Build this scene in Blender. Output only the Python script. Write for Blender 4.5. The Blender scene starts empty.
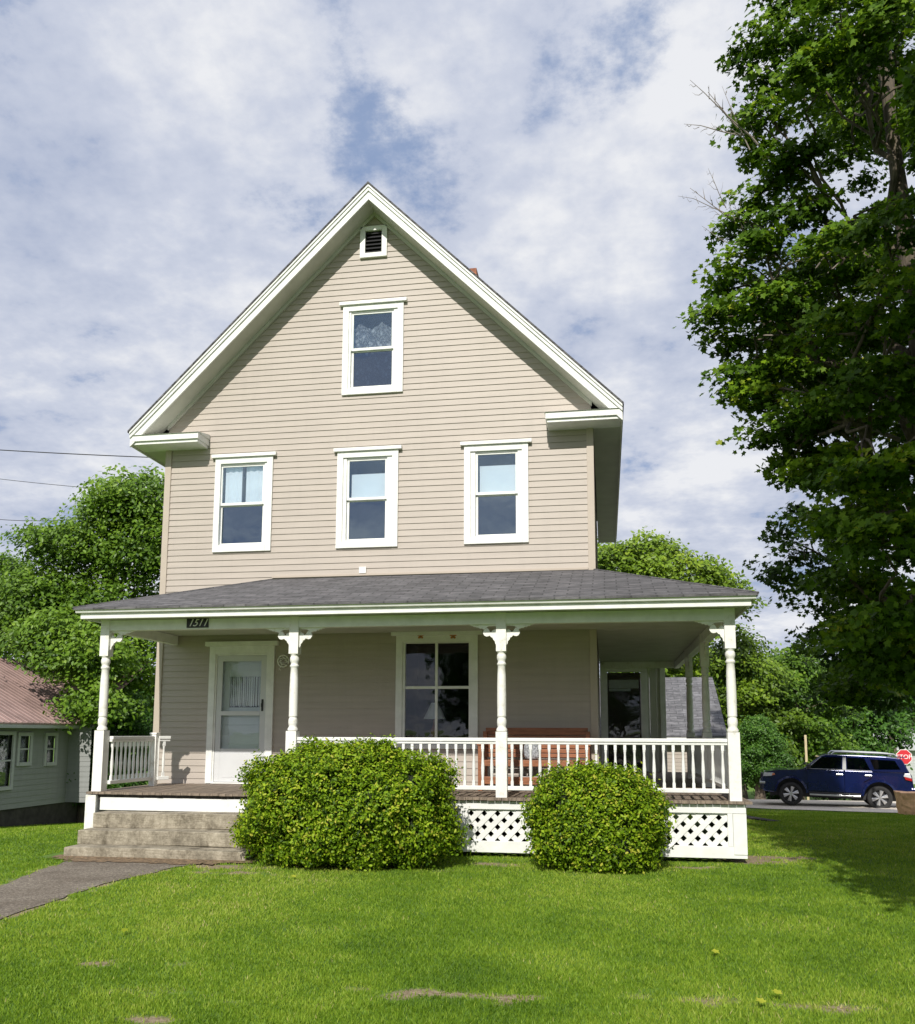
import bpy, bmesh, math, random
import numpy as np
from mathutils import Vector, Matrix

rnd = random.Random(7)
NR = np.random.default_rng(11)
SC = bpy.context.scene
COL = SC.collection
PI = math.pi

# ------------------------------------------------------------------ camera
CF, CPY, CPITCH, CYAW, CROLL = 879.319, 621.291, 7.242, 9.539, .188
CX, CD, CH = 6.88, 12.756, 1.48
_p, _y, _r = map(math.radians, (CPITCH, CYAW, CROLL))
FW = Vector((-math.sin(_y)*math.cos(_p), math.cos(_y)*math.cos(_p), math.sin(_p)))
RT = Vector((math.cos(_y), math.sin(_y), 0)); UP = RT.cross(FW)
RT, UP = RT*math.cos(_r)+UP*math.sin(_r), UP*math.cos(_r)-RT*math.sin(_r)
CAM = Vector((CX, -CD, CH))
cd = bpy.data.cameras.new('camera'); co = bpy.data.objects.new('camera', cd); COL.objects.link(co)
m = Matrix((RT, UP, -FW)).transposed().to_4x4(); m.translation = CAM; co.matrix_world = m
cd.sensor_fit = 'HORIZONTAL'; cd.sensor_width = 36; cd.lens = CF/915*36
cd.shift_y = (CPY-512)/915; cd.clip_end = 2000; cd.clip_start = .05
SC.camera = co

def at(px, py, Y):
    """world point at depth plane Y on the sight line of photo position px, py"""
    d = FW + RT*((px-457.5)/CF) + UP*((CPY-py)/CF)
    return CAM + d*((Y-CAM.y)/d.y)

# ------------------------------------------------------------------ scene helpers
def link(name, data=None, parent=None, loc=None):
    o = bpy.data.objects.new(name, data); COL.objects.link(o)
    if parent: o.parent = parent
    if loc is not None: o.location = loc
    return o
def tag(o, label=None, cat=None, group=None, kind=None):
    if label: o['label'] = label
    if cat: o['category'] = cat
    if group: o['group'] = group
    if kind: o['kind'] = kind
    return o
def thing(name, label, cat, loc=(0,0,0), rz=0, group=None):
    o = link(name, None, None, loc); o.rotation_euler.z = rz
    return tag(o, label, cat, group)
def kids(o): return [c for c in list(bpy.data.objects) if c.parent == o]
def copy_tree(o, parent=None):
    c = o.copy(); COL.objects.link(c)
    if parent: c.parent = parent
    for k in kids(o): copy_tree(k, c)
    return c

class MB:
    def __init__(s): s.v = []; s.f = []
    def add(s, vs, fs):
        n = len(s.v); s.v += [tuple(v) for v in vs]; s.f += [tuple(i+n for i in f) for f in fs]; return s
    def box(s, x0, x1, y0, y1, z0, z1):
        return s.add([(x0,y0,z0),(x1,y0,z0),(x1,y1,z0),(x0,y1,z0),(x0,y0,z1),(x1,y0,z1),(x1,y1,z1),(x0,y1,z1)],
                     [(0,3,2,1),(4,5,6,7),(0,1,5,4),(1,2,6,5),(2,3,7,6),(3,0,4,7)])
    def prism(s, poly, axis, a, b):
        n = len(poly)
        def p(u, w, t): return {'x':(t,u,w), 'y':(u,t,w), 'z':(u,w,t)}[axis]
        vs = [p(u,w,a) for u,w in poly]+[p(u,w,b) for u,w in poly]
        return s.add(vs, [tuple(range(n))[::-1], tuple(range(n,2*n))]+[(i,(i+1)%n,n+(i+1)%n,n+i) for i in range(n)])
    def slab(s, pts, t):
        """polygon in 3D thickened downward by t"""
        n = len(pts); vs = [tuple(p) for p in pts]+[(p[0],p[1],p[2]-t) for p in pts]
        return s.add(vs, [tuple(range(n)), tuple(range(n,2*n))[::-1]]+[(i,n+i,n+(i+1)%n,(i+1)%n) for i in range(n)])
    def lathe(s, prof, c=(0,0,0), seg=14, axis='z', cap=True):
        vs = []; fs = []
        for r, z in prof:
            for k in range(seg):
                a = 2*PI*k/seg; u, w = r*math.cos(a), r*math.sin(a)
                vs.append({'z':(c[0]+u,c[1]+w,c[2]+z),'y':(c[0]+u,c[1]+z,c[2]+w),'x':(c[0]+z,c[1]+u,c[2]+w)}[axis])
        for i in range(len(prof)-1):
            for k in range(seg):
                a = i*seg+k; b = i*seg+(k+1)%seg
                fs.append((a,b,b+seg,a+seg))
        if cap: fs.append(tuple(range(seg))[::-1]); fs.append(tuple(range((len(prof)-1)*seg, len(prof)*seg)))
        return s.add(vs, fs)
    def tube(s, pts, rad, seg=7):
        pts = [Vector(p) for p in pts]; n = len(pts)
        if not isinstance(rad, (list,tuple)): rad = [rad]*n
        vs = []; fs = []; ref = Vector((.3,.2,1)).normalized()
        for i, p in enumerate(pts):
            d = (pts[min(i+1,n-1)]-pts[max(i-1,0)]).normalized()
            r = ref if abs(d.dot(ref)) < .95 else Vector((1,0,0))
            u = d.cross(r).normalized(); w = d.cross(u)
            for k in range(seg):
                a = 2*PI*k/seg; vs.append(p+(u*math.cos(a)+w*math.sin(a))*rad[i])
        for i in range(n-1):
            for k in range(seg):
                a = i*seg+k; b = i*seg+(k+1)%seg; fs.append((a,b,b+seg,a+seg))
        fs.append(tuple(range(seg))[::-1]); fs.append(tuple(range((n-1)*seg, n*seg)))
        return s.add(vs, fs)
    def build(s, name, mat, parent=None, loc=None, smooth=False, bevel=0, uv=True):
        me = bpy.data.meshes.new(name); me.from_pydata(s.v, [], s.f); me.materials.append(mat)
        bm = bmesh.new(); bm.from_mesh(me); bmesh.ops.recalc_face_normals(bm, faces=bm.faces)
        if uv:
            L = bm.loops.layers.uv.new('UV')
            for f in bm.faces:
                n = f.normal
                t = Vector((0,0,1)).cross(n)
                if t.length < 1e-3: t = Vector((1,0,0))
                t.normalize(); w = n.cross(t)
                for l in f.loops: l[L].uv = (l.vert.co.dot(t), l.vert.co.dot(w))
        bm.to_mesh(me); bm.free()
        if smooth:
            for p in me.polygons: p.use_smooth = True
            try: me.set_sharp_from_angle(angle=math.radians(40))
            except Exception: pass
        o = link(name, me, parent, loc)
        if bevel:
            b = o.modifiers.new('bevel','BEVEL'); b.width = bevel; b.segments = 2; b.limit_method = 'ANGLE'
        return o

# ------------------------------------------------------------------ materials
def new_mat(name):
    M = bpy.data.materials.new(name); M.use_nodes = True
    nt = M.node_tree; b = nt.nodes['Principled BSDF']; return M, nt, b
def N(nt, t, **k):
    n = nt.nodes.new(t)
    for a, v in k.items():
        if a in n.inputs.keys() if hasattr(n.inputs,'keys') else False: n.inputs[a].default_value = v
        else: setattr(n, a, v)
    return n
def setin(n, **k):
    for a, v in k.items(): n.inputs[a.replace('_',' ')].default_value = v
def ramp(nt, stops, fac):
    r = nt.nodes.new('ShaderNodeValToRGB'); e = r.color_ramp.elements
    while len(e) < len(stops): e.new(.5)
    for q, (p, c) in zip(e, stops): q.position = p; q.color = (*c, 1)
    nt.links.new(fac, r.inputs[0]); return r.outputs[0]
def coords(nt, kind='pos', scale=(1,1,1)):
    if kind == 'pos': o = nt.nodes.new('ShaderNodeNewGeometry').outputs['Position']
    elif kind == 'uv': o = nt.nodes.new('ShaderNodeTexCoord').outputs['UV']
    else: o = nt.nodes.new('ShaderNodeTexCoord').outputs['Object']
    mp = nt.nodes.new('ShaderNodeMapping'); mp.inputs['Scale'].default_value = scale
    nt.links.new(o, mp.inputs[0]); return mp.outputs[0]
def noise(nt, vec, scale, detail=4, rough=.6):
    n = nt.nodes.new('ShaderNodeTexNoise'); setin(n, Scale=scale, Detail=detail, Roughness=rough)
    nt.links.new(vec, n.inputs['Vector']); return n.outputs['Fac']
def bump(nt, b, h, strength=.3, dist=.01):
    n = nt.nodes.new('ShaderNodeBump'); setin(n, Strength=strength, Distance=dist)
    nt.links.new(h, n.inputs['Height']); nt.links.new(n.outputs[0], b.inputs['Normal'])
def mix(nt, a, b, fac, mode='MIX'):
    n = nt.nodes.new('ShaderNodeMix'); n.data_type = 'RGBA'; n.blend_type = mode
    for s, v in ((6,a),(7,b)):
        if hasattr(v,'links') or hasattr(v,'is_linked'): nt.links.new(v, n.inputs[s])
        else: n.inputs[s].default_value = (*v, 1)
    if isinstance(fac,(int,float)): n.inputs[0].default_value = fac
    else: nt.links.new(fac, n.inputs[0])
    return n.outputs[2]
def simple(name, c, rough=.6, metal=0, var=.12, nscale=3, bstr=0, bscale=60, spec=.5, kind='pos', stretch=(1,1,1)):
    M, nt, b = new_mat(name)
    v = coords(nt, kind, stretch); f = noise(nt, v, nscale, 5)
    lo = tuple(x*(1-var) for x in c); hi = tuple(min(1,x*(1+var)) for x in c)
    nt.links.new(ramp(nt, [(.3,lo),(.7,hi)], f), b.inputs['Base Color'])
    setin(b, Roughness=rough, Metallic=metal); b.inputs['Specular IOR Level'].default_value = spec
    if bstr: bump(nt, b, noise(nt, v, bscale, 3), bstr)
    return M

M = {}
M['white'] = simple('white_paint', (.77,.775,.75), .5, var=.09, nscale=6, bstr=.15, bscale=40)
def weathered_white():
    m_, nt, b = new_mat('weathered_white_paint')
    v = coords(nt, 'pos', (1,1,1)); f = noise(nt, v, 9, 8, .7); g = noise(nt, coords(nt,'pos',(1,1,.25)), 14, 4)
    c = ramp(nt, [(.28,(.55,.53,.46)),(.46,(.78,.77,.73)),(.8,(.83,.83,.80))], f)
    c = mix(nt, c, (.45,.44,.36), .25, 'MULTIPLY') if False else c
    nt.links.new(c, b.inputs['Base Color']); setin(b, Roughness=.6); bump(nt, b, g, .2, .004); return m_
M['white2'] = weathered_white()
def siding_mat(name, c, streak=.1):
    m_, nt, b = new_mat(name)
    v = coords(nt, 'pos', (.7,.7,9)); f = noise(nt, v, 1.6, 5, .6)
    g = noise(nt, coords(nt,'pos',(3,3,.35)), 2.2, 5, .65)
    c1 = ramp(nt, [(.3,tuple(x*.92 for x in c)),(.7,tuple(x*1.05 for x in c))], f)
    c2 = mix(nt, c1, tuple(x*.80 for x in c), ramp(nt, [(.5,(0,0,0)),(.85,(streak*4,)*3)], g))
    nt.links.new(c2, b.inputs['Base Color']); setin(b, Roughness=.55)
    bump(nt, b, noise(nt, coords(nt,'pos',(2,2,22)), 8, 3), .12, .004); return m_
M['siding'] = siding_mat('beige_vinyl_siding', (.425,.374,.326))
M['trim_beige'] = simple('beige_trim', (.46,.395,.33), .5, var=.05)
M['siding_green'] = siding_mat('pale_green_clapboard', (.27,.28,.275), .25)
M['siding_white'] = siding_mat('grey_white_clapboard', (.45,.46,.46), .2)
def shingle_mat(name, c, w=.30, h=.13):
    m_, nt, b = new_mat(name)
    v = coords(nt, 'uv', (1,1,1)); t = nt.nodes.new('ShaderNodeTexBrick')
    nt.links.new(v, t.inputs['Vector']); t.inputs['Color1'].default_value = (*[x*.7 for x in c],1)
    t.inputs['Color2'].default_value = (*[x*1.35 for x in c],1); t.inputs['Mortar'].default_value = (*[x*.18 for x in c],1)
    setin(t, Scale=1, Bias=0); t.inputs['Mortar Size'].default_value = .011; t.inputs['Brick Width'].default_value = w; t.inputs['Row Height'].default_value = h
    t.inputs['Mortar Smooth'].default_value = .3
    n2 = noise(nt, v, 90, 3, .7); n3 = noise(nt, v, 1.3, 5, .6)
    c2 = mix(nt, t.outputs['Color'], ramp(nt, [(.3,tuple(x*.45 for x in c)),(.7,tuple(x*1.7 for x in c))], n2), .35)
    n4 = noise(nt, coords(nt,'uv',(2.2,9,1)), 1.6, 6, .75)
    c2 = mix(nt, c2, ramp(nt, [(.36,(.42,.42,.44)),(.5,(.95,.95,.95)),(.66,(1.75,1.7,1.7))], n4), .85, 'MULTIPLY')
    c3 = mix(nt, c2, ramp(nt, [(.3,(.72,.72,.72)),(.7,(1.0,1.0,1.0))], n3), .8, 'MULTIPLY')
    nt.links.new(c3, b.inputs['Base Color']); setin(b, Roughness=.9)
    bump(nt, b, t.outputs['Fac'], -.9, .012); return m_
M['shingle'] = shingle_mat('charcoal_shingles', (.115,.112,.118))
M['shingle2'] = shingle_mat('grey_shingles', (.15,.15,.16), .4, .16)
def concrete():
    m_, nt, b = new_mat('weathered_concrete')
    v = coords(nt); f = noise(nt, v, 3.5, 10, .75); g = noise(nt, v, 26, 6, .8); h = noise(nt, coords(nt,'pos',(2.2,2.2,1)), 3, 6, .7)
    c = ramp(nt, [(.28,(.10,.085,.06)),(.42,(.25,.22,.165)),(.58,(.42,.375,.29)),(.8,(.58,.53,.43))], f)
    c = mix(nt, c, ramp(nt, [(.35,(.45,.43,.38)),(.6,(1,1,1))], g), .6, 'MULTIPLY')
    c = mix(nt, c, ramp(nt, [(.36,(.35,.32,.27)),(.50,(1,1,1))], h), .6, 'MULTIPLY')
    nt.links.new(c, b.inputs['Base Color']); setin(b, Roughness=.95); bump(nt, b, g, .7, .015); return m_
M['concrete'] = concrete()
M['soffit'] = simple('dull_soffit_paint', (.52,.52,.46), .7, var=.08)
M['beadboard'] = simple('aged_porch_ceiling', (.50,.50,.45), .6, var=.1)
M['deck'] = simple('worn_deck_boards', (.21,.165,.125), .8, var=.45, nscale=5, bstr=.4, bscale=30, stretch=(6,.6,1))
M['asphalt'] = None
def path_mat():
    m_, nt, b = new_mat('old_asphalt')
    v = coords(nt); f = noise(nt, v, 45, 5, .85); g = noise(nt, v, 2.2, 6, .65)
    c = ramp(nt, [(.32,(.055,.048,.038)),(.5,(.185,.158,.125)),(.68,(.48,.42,.34))], f)
    c = mix(nt, c, ramp(nt, [(.35,(.62,.58,.55)),(.65,(1,1,1))], g), .8, 'MULTIPLY')
    nt.links.new(c, b.inputs['Base Color']); setin(b, Roughness=.95); bump(nt, b, f, .8, .01); return m_
M['path'] = path_mat()
M['gravel'] = simple('gravel_drive', (.62,.56,.48), .95, var=.4, nscale=22, bstr=.5, bscale=60)
M['wood_red'] = simple('reddish_wood', (.27,.105,.048), .5, var=.35, nscale=6, stretch=(1,8,8))
M['dark'] = simple('unlit_room_black', (.02,.02,.022), .9, var=.2)  # near-black colour stands in for the darkness of unlit rooms
M['darkdoor'] = simple('dark_red_brown_door', (.035,.014,.012), .5, var=.2)
M['door_white'] = simple('aluminium_storm_door', (.60,.61,.62), .4, var=.04)
M['door_inner'] = simple('inner_white_door', (.74,.77,.76), .5, var=.05)
M['black'] = simple('black_metal', (.012,.012,.013), .4, metal=0, var=.1)
M['blind'] = simple('white_blind', (.86,.88,.88), .8, var=.04, kind='obj')
M['brick'] = simple('chimney_brick', (.30,.12,.07), .9, var=.3, nscale=12, bstr=.5)
M['orange'] = simple('orange_ornament', (.50,.20,.06), .5, var=.25, nscale=20)
M['stone'] = simple('tan_orange_stone', (.85,.48,.27), .9, var=.25, nscale=9, bstr=.6, bscale=20)
M['metalroof'] = simple('faded_red_metal_roof', (.31,.215,.195), .45, var=.25, nscale=1.5, bstr=.1)
M['foundation'] = simple('dark_foundation', (.05,.045,.04), .95, var=.4, nscale=5)
M['rust'] = simple('rusty_roof', (.31,.21,.19), .7, var=.3)
M['wire'] = simple('cable_black', (.03,.03,.035), .6, var=.05)
M['palewood'] = simple('pale_wood', (.50,.42,.26), .8, var=.2, stretch=(5,5,1))
M['signred'] = simple('sign_red', (.55,.02,.03), .4, var=.03)
M['signwhite'] = simple('sign_white', (.8,.8,.8), .4, var=.03)
M['galv'] = simple('galvanised_steel', (.35,.36,.37), .4, metal=.7, var=.1)
M['lampshade'] = simple('cream_lampshade', (.78,.76,.70), .8, var=.05)
M['cushion'] = simple('grey_patterned_fabric', (.30,.32,.34), .9, var=.8, nscale=40)
M['carpaint'], nt, b = new_mat('navy_car_paint')
setin(b, Roughness=.18, Metallic=.25); b.inputs['Base Color'].default_value = (.008,.014,.085,1); b.inputs['Coat Weight'].default_value = .6; b.inputs['Coat Roughness'].default_value=.05
f = noise(nt, coords(nt), 2, 3); nt.links.new(ramp(nt, [(.3,(.003,.008,.055)),(.7,(.006,.013,.085))], f), b.inputs['Base Color'])
M['rubber'] = simple('tyre_rubber', (.018,.018,.018), .8, var=.2, nscale=20)
M['chrome'] = simple('bright_alloy', (.62,.63,.64), .28, metal=.85, var=.08)
M['plastic'] = simple('dark_plastic', (.025,.025,.028), .5, var=.1)
M['lens_red'] = simple('red_lens', (.35,.01,.01), .2, var=.05)
M['lens_clear'] = simple('clear_lens', (.55,.56,.58), .12, var=.05)
M['lens_amber'] = simple('amber_lens', (.65,.22,.1), .3, var=.05)
def glass(name, tint=(.75,.85,.9), refl=1.0, dark=.0, rough=.02, wavy=.03, gcol=(1,1,1)):
    m_, nt, b = new_mat(name); nt.nodes.remove(b)
    out = nt.nodes['Material Output']
    tr = nt.nodes.new('ShaderNodeBsdfTransparent'); tr.inputs[0].default_value = (*tint,1)
    gl = nt.nodes.new('ShaderNodeBsdfGlossy'); setin(gl, Roughness=rough); gl.inputs[0].default_value = (*gcol,1)
    fr = nt.nodes.new('ShaderNodeFresnel'); fr.inputs[0].default_value = 1.52
    mt = nt.nodes.new('ShaderNodeMath'); mt.operation = 'MULTIPLY_ADD'; nt.links.new(fr.outputs[0], mt.inputs[0]); mt.inputs[1].default_value = refl; mt.inputs[2].default_value = dark
    v = coords(nt); nb = nt.nodes.new('ShaderNodeBump'); setin(nb, Strength=wavy, Distance=.05)
    nt.links.new(noise(nt, v, 2.5, 2), nb.inputs['Height']); nt.links.new(nb.outputs[0], gl.inputs['Normal'])
    mx = nt.nodes.new('ShaderNodeMixShader'); nt.links.new(mt.outputs[0], mx.inputs[0]); nt.links.new(tr.outputs[0], mx.inputs[1]); nt.links.new(gl.outputs[0], mx.inputs[2])
    nt.links.new(mx.outputs[0], out.inputs[0]); return m_
M['glass'] = glass('window_glass', (.96,.98,1.0), 1.2, .09, gcol=(.72,.90,1))
M['glass_low'] = glass('lower_sash_glass_with_screen', (.24,.28,.34), 1.6, .17, gcol=(.68,.84,1))
M['glass_attic'] = glass('attic_lower_glass', (.50,.55,.60), 1.6, .12, gcol=(.8,.9,1))
M['glass_door'] = glass('storm_door_glass', (.93,.95,.96), .8, .0)
M['glass_porch'] = glass('porch_window_glass', (.86,.88,.9), .8, .0, wavy=.05)
M['glass_car'] = glass('tinted_car_glass', (.20,.21,.22), 1.3, .13)
M['glass_car_clear'] = glass('clear_car_glass', (.5,.5,.5), 1.2, .14)
def lace():
    m_, nt, b = new_mat('lace_curtain'); out = nt.nodes['Material Output']
    v = coords(nt, 'obj', (1,1,1)); vo = nt.nodes.new('ShaderNodeTexVoronoi'); setin(vo, Scale=11); nt.links.new(v, vo.inputs['Vector'])
    f = noise(nt, v, 30, 4, .7)
    setin(b, Roughness=.9); b.inputs['Base Color'].default_value = (.8,.82,.84,1)
    tr = nt.nodes.new('ShaderNodeBsdfTransparent'); mx = nt.nodes.new('ShaderNodeMixShader')
    a = mix(nt, ramp(nt, [(.15,(.85,)*3),(.45,(.12,)*3)], vo.outputs['Distance']), ramp(nt, [(.4,(.1,)*3),(.65,(.7,)*3)], f), .5)
    nt.links.new(a, mx.inputs[0]); nt.links.new(tr.outputs[0], mx.inputs[1]); nt.links.new(b.outputs[0], mx.inputs[2]); nt.links.new(mx.outputs[0], out.inputs[0])
    return m_
M['lace'] = lace()
def leaf_mat(name, stops, trans=.35, rough=.45, spec=.35):
    m_, nt, b = new_mat(name); out = nt.nodes['Material Output']
    a = nt.nodes.new('ShaderNodeAttribute'); a.attribute_name = 'tint'
    c = ramp(nt, stops, a.outputs['Fac'])
    nt.links.new(c, b.inputs['Base Color']); setin(b, Roughness=rough); b.inputs['Specular IOR Level'].default_value = spec
    t = nt.nodes.new('ShaderNodeBsdfTranslucent'); c2 = mix(nt, c, (1.0,1.0,.30), .5, 'MULTIPLY'); c3 = mix(nt, c, c2, .7)
    nt.links.new(c3, t.inputs[0]); mx = nt.nodes.new('ShaderNodeMixShader'); mx.inputs[0].default_value = trans
    nt.links.new(b.outputs[0], mx.inputs[1]); nt.links.new(t.outputs[0], mx.inputs[2]); nt.links.new(mx.outputs[0], out.inputs[0])
    return m_
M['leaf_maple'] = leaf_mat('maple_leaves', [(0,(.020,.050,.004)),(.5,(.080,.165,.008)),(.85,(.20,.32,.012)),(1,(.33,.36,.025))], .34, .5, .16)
M['leaf_bush'] = leaf_mat('bush_leaves', [(0,(.022,.055,.004)),(.45,(.15,.265,.010)),(.8,(.34,.47,.022)),(1,(.46,.46,.06))], .3, .45, .18)
M['leaf_a'] = leaf_mat('light_tree_leaves', [(0,(.04,.10,.010)),(.6,(.155,.28,.020)),(1,(.29,.42,.05))], .35)
M['leaf_b'] = leaf_mat('yellow_green_tree_leaves', [(0,(.045,.09,.008)),(.6,(.17,.28,.015)),(1,(.31,.40,.03))], .3)
M['leaf_c'] = leaf_mat('deep_green_tree_leaves', [(0,(.018,.052,.008)),(.6,(.065,.165,.016)),(1,(.15,.28,.03))], .3)
M['leaf_core'] = simple('dark_bush_core', (.012,.018,.006), .95, var=.5, nscale=15)  # very dark green painted as the shade within the bushes
M['grass'] = leaf_mat('grass_blades', [(0,(.06,.14,.010)),(.45,(.205,.335,.026)),(.75,(.34,.455,.052)),(.93,(.42,.50,.09)),(1,(.56,.50,.22))], .42, .5, .2)
M['bark'] = simple('grey_brown_bark', (.105,.085,.062), .95, var=.6, nscale=5, bstr=1.0, bscale=14, stretch=(4,4,.7))
M['deadwood'] = simple('bare_dead_twigs', (.22,.19,.16), .9, var=.3)

# ------------------------------------------------------------------ terrain
def S(v, a, b):
    t = np.clip((np.asarray(v, float)-a)/(b-a), 0, 1); return t*t*(3-2*t)
def T(x, y):
    z = -.80*S(y,0,18.5) - 1.05*S(y,18,34) - .60*S(-np.asarray(x,float),-.4,6.5)*S(y,-3.5,5.5)
    return z
def Tf(x, y): return float(T(x, y))
def hash2(ix, iy, s=0):
    h = np.sin(ix*127.1+iy*311.7+s*74.7)*43758.5453; return h-np.floor(h)
def vnoise(x, y, sc, s=0):
    x = np.asarray(x)*sc; y = np.asarray(y)*sc; ix = np.floor(x); iy = np.floor(y); fx = x-ix; fy = y-iy
    fx = fx*fx*(3-2*fx); fy = fy*fy*(3-2*fy)
    return (hash2(ix,iy,s)*(1-fx)*(1-fy)+hash2(ix+1,iy,s)*fx*(1-fy)+hash2(ix,iy+1,s)*(1-fx)*fy+hash2(ix+1,iy+1,s)*fx*fy)
def fbm(x, y, sc, s=0): return .5*vnoise(x,y,sc,s)+.3*vnoise(x,y,sc*2.1,s+1)+.2*vnoise(x,y,sc*4.3,s+2)
def gnd(px, py):
    d = FW + RT*((px-457.5)/CF) + UP*((CPY-py)/CF); t = (0-CH)/d.z; p = CAM+d*t; return p.x, p.y
BARE = []
for (px, py, w, h, k) in ((450,995,.50,.09,.80),(405,998,.2,.06,.65),(240,1003,.22,.06,.75),(90,963,.25,.1,.7),(188,966,.12,.06,.8),(160,976,.12,.06,.5),(150,1021,.2,.07,.8),
                       (690,1000,.3,.12,.6),(832,1008,.28,.08,.7),(840,1012,.15,.05,.7),(700,868,.35,.12,.8),(770,858,.6,.22,.9),(760,862,.4,.2,.9),(560,862,.9,.12,.5),(490,864,.4,.15,.8),(225,868,.6,.20,.9),(170,864,.9,.14,1.0),(90,868,.35,.10,.8),(340,868,1.3,.12,.5),(330,930,.5,.2,.28),(560,960,.6,.25,.25),(760,930,.5,.2,.25),(120,990,.5,.15,.35),(620,1015,.4,.1,.4),(240,873,.5,.15,.7),(640,997,.2,.08,.5),(20,880,.3,.08,.6)):
    x, y = gnd(px, py); BARE.append((x, y, w, h, k))
for _i in range(26):
    _t = _i/25; BARE.append((2.15-.03*math.sin(_t*9)-.12*math.sin(_t*PI), -3.62-2.83*_t, .09, .10, .62 if _i%3 else .9)); BARE.append((.80+.3*_t, -3.55-1.4*_t, .07, .08, .7))
PATH = [(2.5,-2.9),(2.18,-3.63),(1.75,-4.75),(2.0,-5.6),(2.2,-6.5),(1.4,-9),(-3,-10),(-3.5,-6),(.2,-5.3),(.95,-4.3),(.75,-3.45),(.78,-2.9)]
PATH = [(2.45,-2.9),(2.15,-3.62),(2.0,-4.6),(2.12,-6.45),(1.2,-7.6),(-2,-8.6),(-2,-6.2),(1.12,-4.95),(.92,-4.2),(.80,-3.55),(.72,-2.9)]
def inside(x, y, poly):
    r = np.zeros(np.shape(x), bool); n = len(poly)
    for i in range(n):
        x0, y0 = poly[i]; x1, y1 = poly[(i+1)%n]
        if y0 == y1: continue
        c = ((y0 > y) != (y1 > y)) & (x < (x1-x0)*(y-y0)/(y1-y0)+x0); r ^= c
    return r
def bare(x, y):
    x = np.asarray(x); y = np.asarray(y); b = np.zeros(x.shape)
    near = np.nonzero((x > -3)&(x < 12)&(y > -10)&(y < 3))[0]; xn = x[near]; yn = y[near]; bn = b[near]
    n = (fbm(xn, yn, 7, 3)-.5)*2.4
    for bx, by, w, h, k in BARE:
        j = np.nonzero((np.abs(xn-bx) < 2.5*w)&(np.abs(yn-by) < 2.5*h))[0]
        bn[j] = np.maximum(bn[j], k*np.clip(1.25-np.sqrt(((xn[j]-bx)/w)**2+((yn[j]-by)/h)**2)+n[j], 0, 1))
    b[near] = bn; return b

def terrain():
    def axis(a, b, fine, far):
        c = list(np.arange(a, b+1e-6, fine)); st = fine; x = a
        lo = []; 
        while x > -far: st *= 1.25; x -= st; lo.append(x)
        hi = []; st = fine; x = b
        while x < far: st *= 1.25; x += st; hi.append(x)
        return np.array(lo[::-1]+c+hi)
    xs = axis(-1, 11, .12, 700); ys = axis(-9.5, -.5, .12, 900)
    X, Y = np.meshgrid(xs, ys); Z = T(X, Y) + .03*(fbm(X, Y, .35, 9)-.5)*S(np.abs(Y+5),0,3)*0
    n, k = X.shape; V = np.stack([X, Y, Z], -1).reshape(-1, 3)
    i = np.arange(n*k).reshape(n, k); F = np.stack([i[:-1,:-1],i[:-1,1:],i[1:,1:],i[1:,:-1]], -1).reshape(-1, 4)
    me = raw_mesh('lawn', V, F)
    bb = bare(V[:,0], V[:,1]); a = me.attributes.new('bare', 'FLOAT', 'POINT'); a.data.foreach_set('value', bb.astype(np.float32))
    m_, nt, b = new_mat('lawn_ground'); v = coords(nt)
    f = noise(nt, v, 1.1, 6, .65); g = noise(nt, v, 55, 3, .8)
    c = ramp(nt, [(.3,(.075,.155,.010)),(.52,(.12,.235,.016)),(.75,(.19,.30,.028))], f)
    c = mix(nt, c, ramp(nt, [(.35,(.35,.35,.35)),(.65,(1.15,1.15,1.1))], g), .7, 'MULTIPLY')
    at_ = nt.nodes.new('ShaderNodeAttribute'); at_.attribute_name = 'bare'
    dirt = ramp(nt, [(.3,(.12,.085,.05)),(.5,(.27,.21,.13)),(.7,(.42,.35,.24))], noise(nt, v, 28, 5, .75))
    c = mix(nt, c, dirt, ramp(nt, [(.25,(0,)*3),(.6,(1,)*3)], at_.outputs['Fac']))
    nt.links.new(c, b.inputs['Base Color']); setin(b, Roughness=.95); bump(nt, b, g, .8, .02)
    me.materials.append(m_)
    o = link('ground', me); tag(o, kind='structure')
def raw_mesh(name, V, F):
    me = bpy.data.meshes.new(name); V = np.ascontiguousarray(V, np.float32); F = np.ascontiguousarray(F, np.int32)
    me.vertices.add(len(V)); me.vertices.foreach_set('co', V.ravel())
    k = F.shape[1]; me.loops.add(F.size); me.loops.foreach_set('vertex_index', F.ravel())
    me.polygons.add(len(F)); me.polygons.foreach_set('loop_start', np.arange(0, F.size, k, dtype=np.int32))
    me.update(calc_edges=True); return me
terrain()

def strip(name, poly, mat, dz=.006, label=None):
    """flat patch following the terrain"""
    xs = [p[0] for p in poly]; ys = [p[1] for p in poly]
    bm = bmesh.new(); vs = [bm.verts.new((p[0], p[1], 0)) for p in poly]; f = bm.faces.new(vs)
    st = max(.35, (max(ys)-min(ys))/24)
    y = min(ys)+st
    while y < max(ys):
        bmesh.ops.bisect_plane(bm, geom=bm.verts[:]+bm.edges[:]+bm.faces[:], plane_co=(0,y,0), plane_no=(0,1,0)); y += st
    st = max(.5, (max(xs)-min(xs))/24); x = min(xs)+st
    while x < max(xs):
        bmesh.ops.bisect_plane(bm, geom=bm.verts[:]+bm.edges[:]+bm.faces[:], plane_co=(x,0,0), plane_no=(1,0,0)); x += st
    for v in bm.verts: v.co.z = Tf(v.co.x, v.co.y)+dz
    bmesh.ops.recalc_face_normals(bm, faces=bm.faces)
    me = bpy.data.meshes.new(name); bm.to_mesh(me); bm.free(); me.materials.append(mat)
    o = link(name, me); tag(o, kind='structure'); return o
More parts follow.
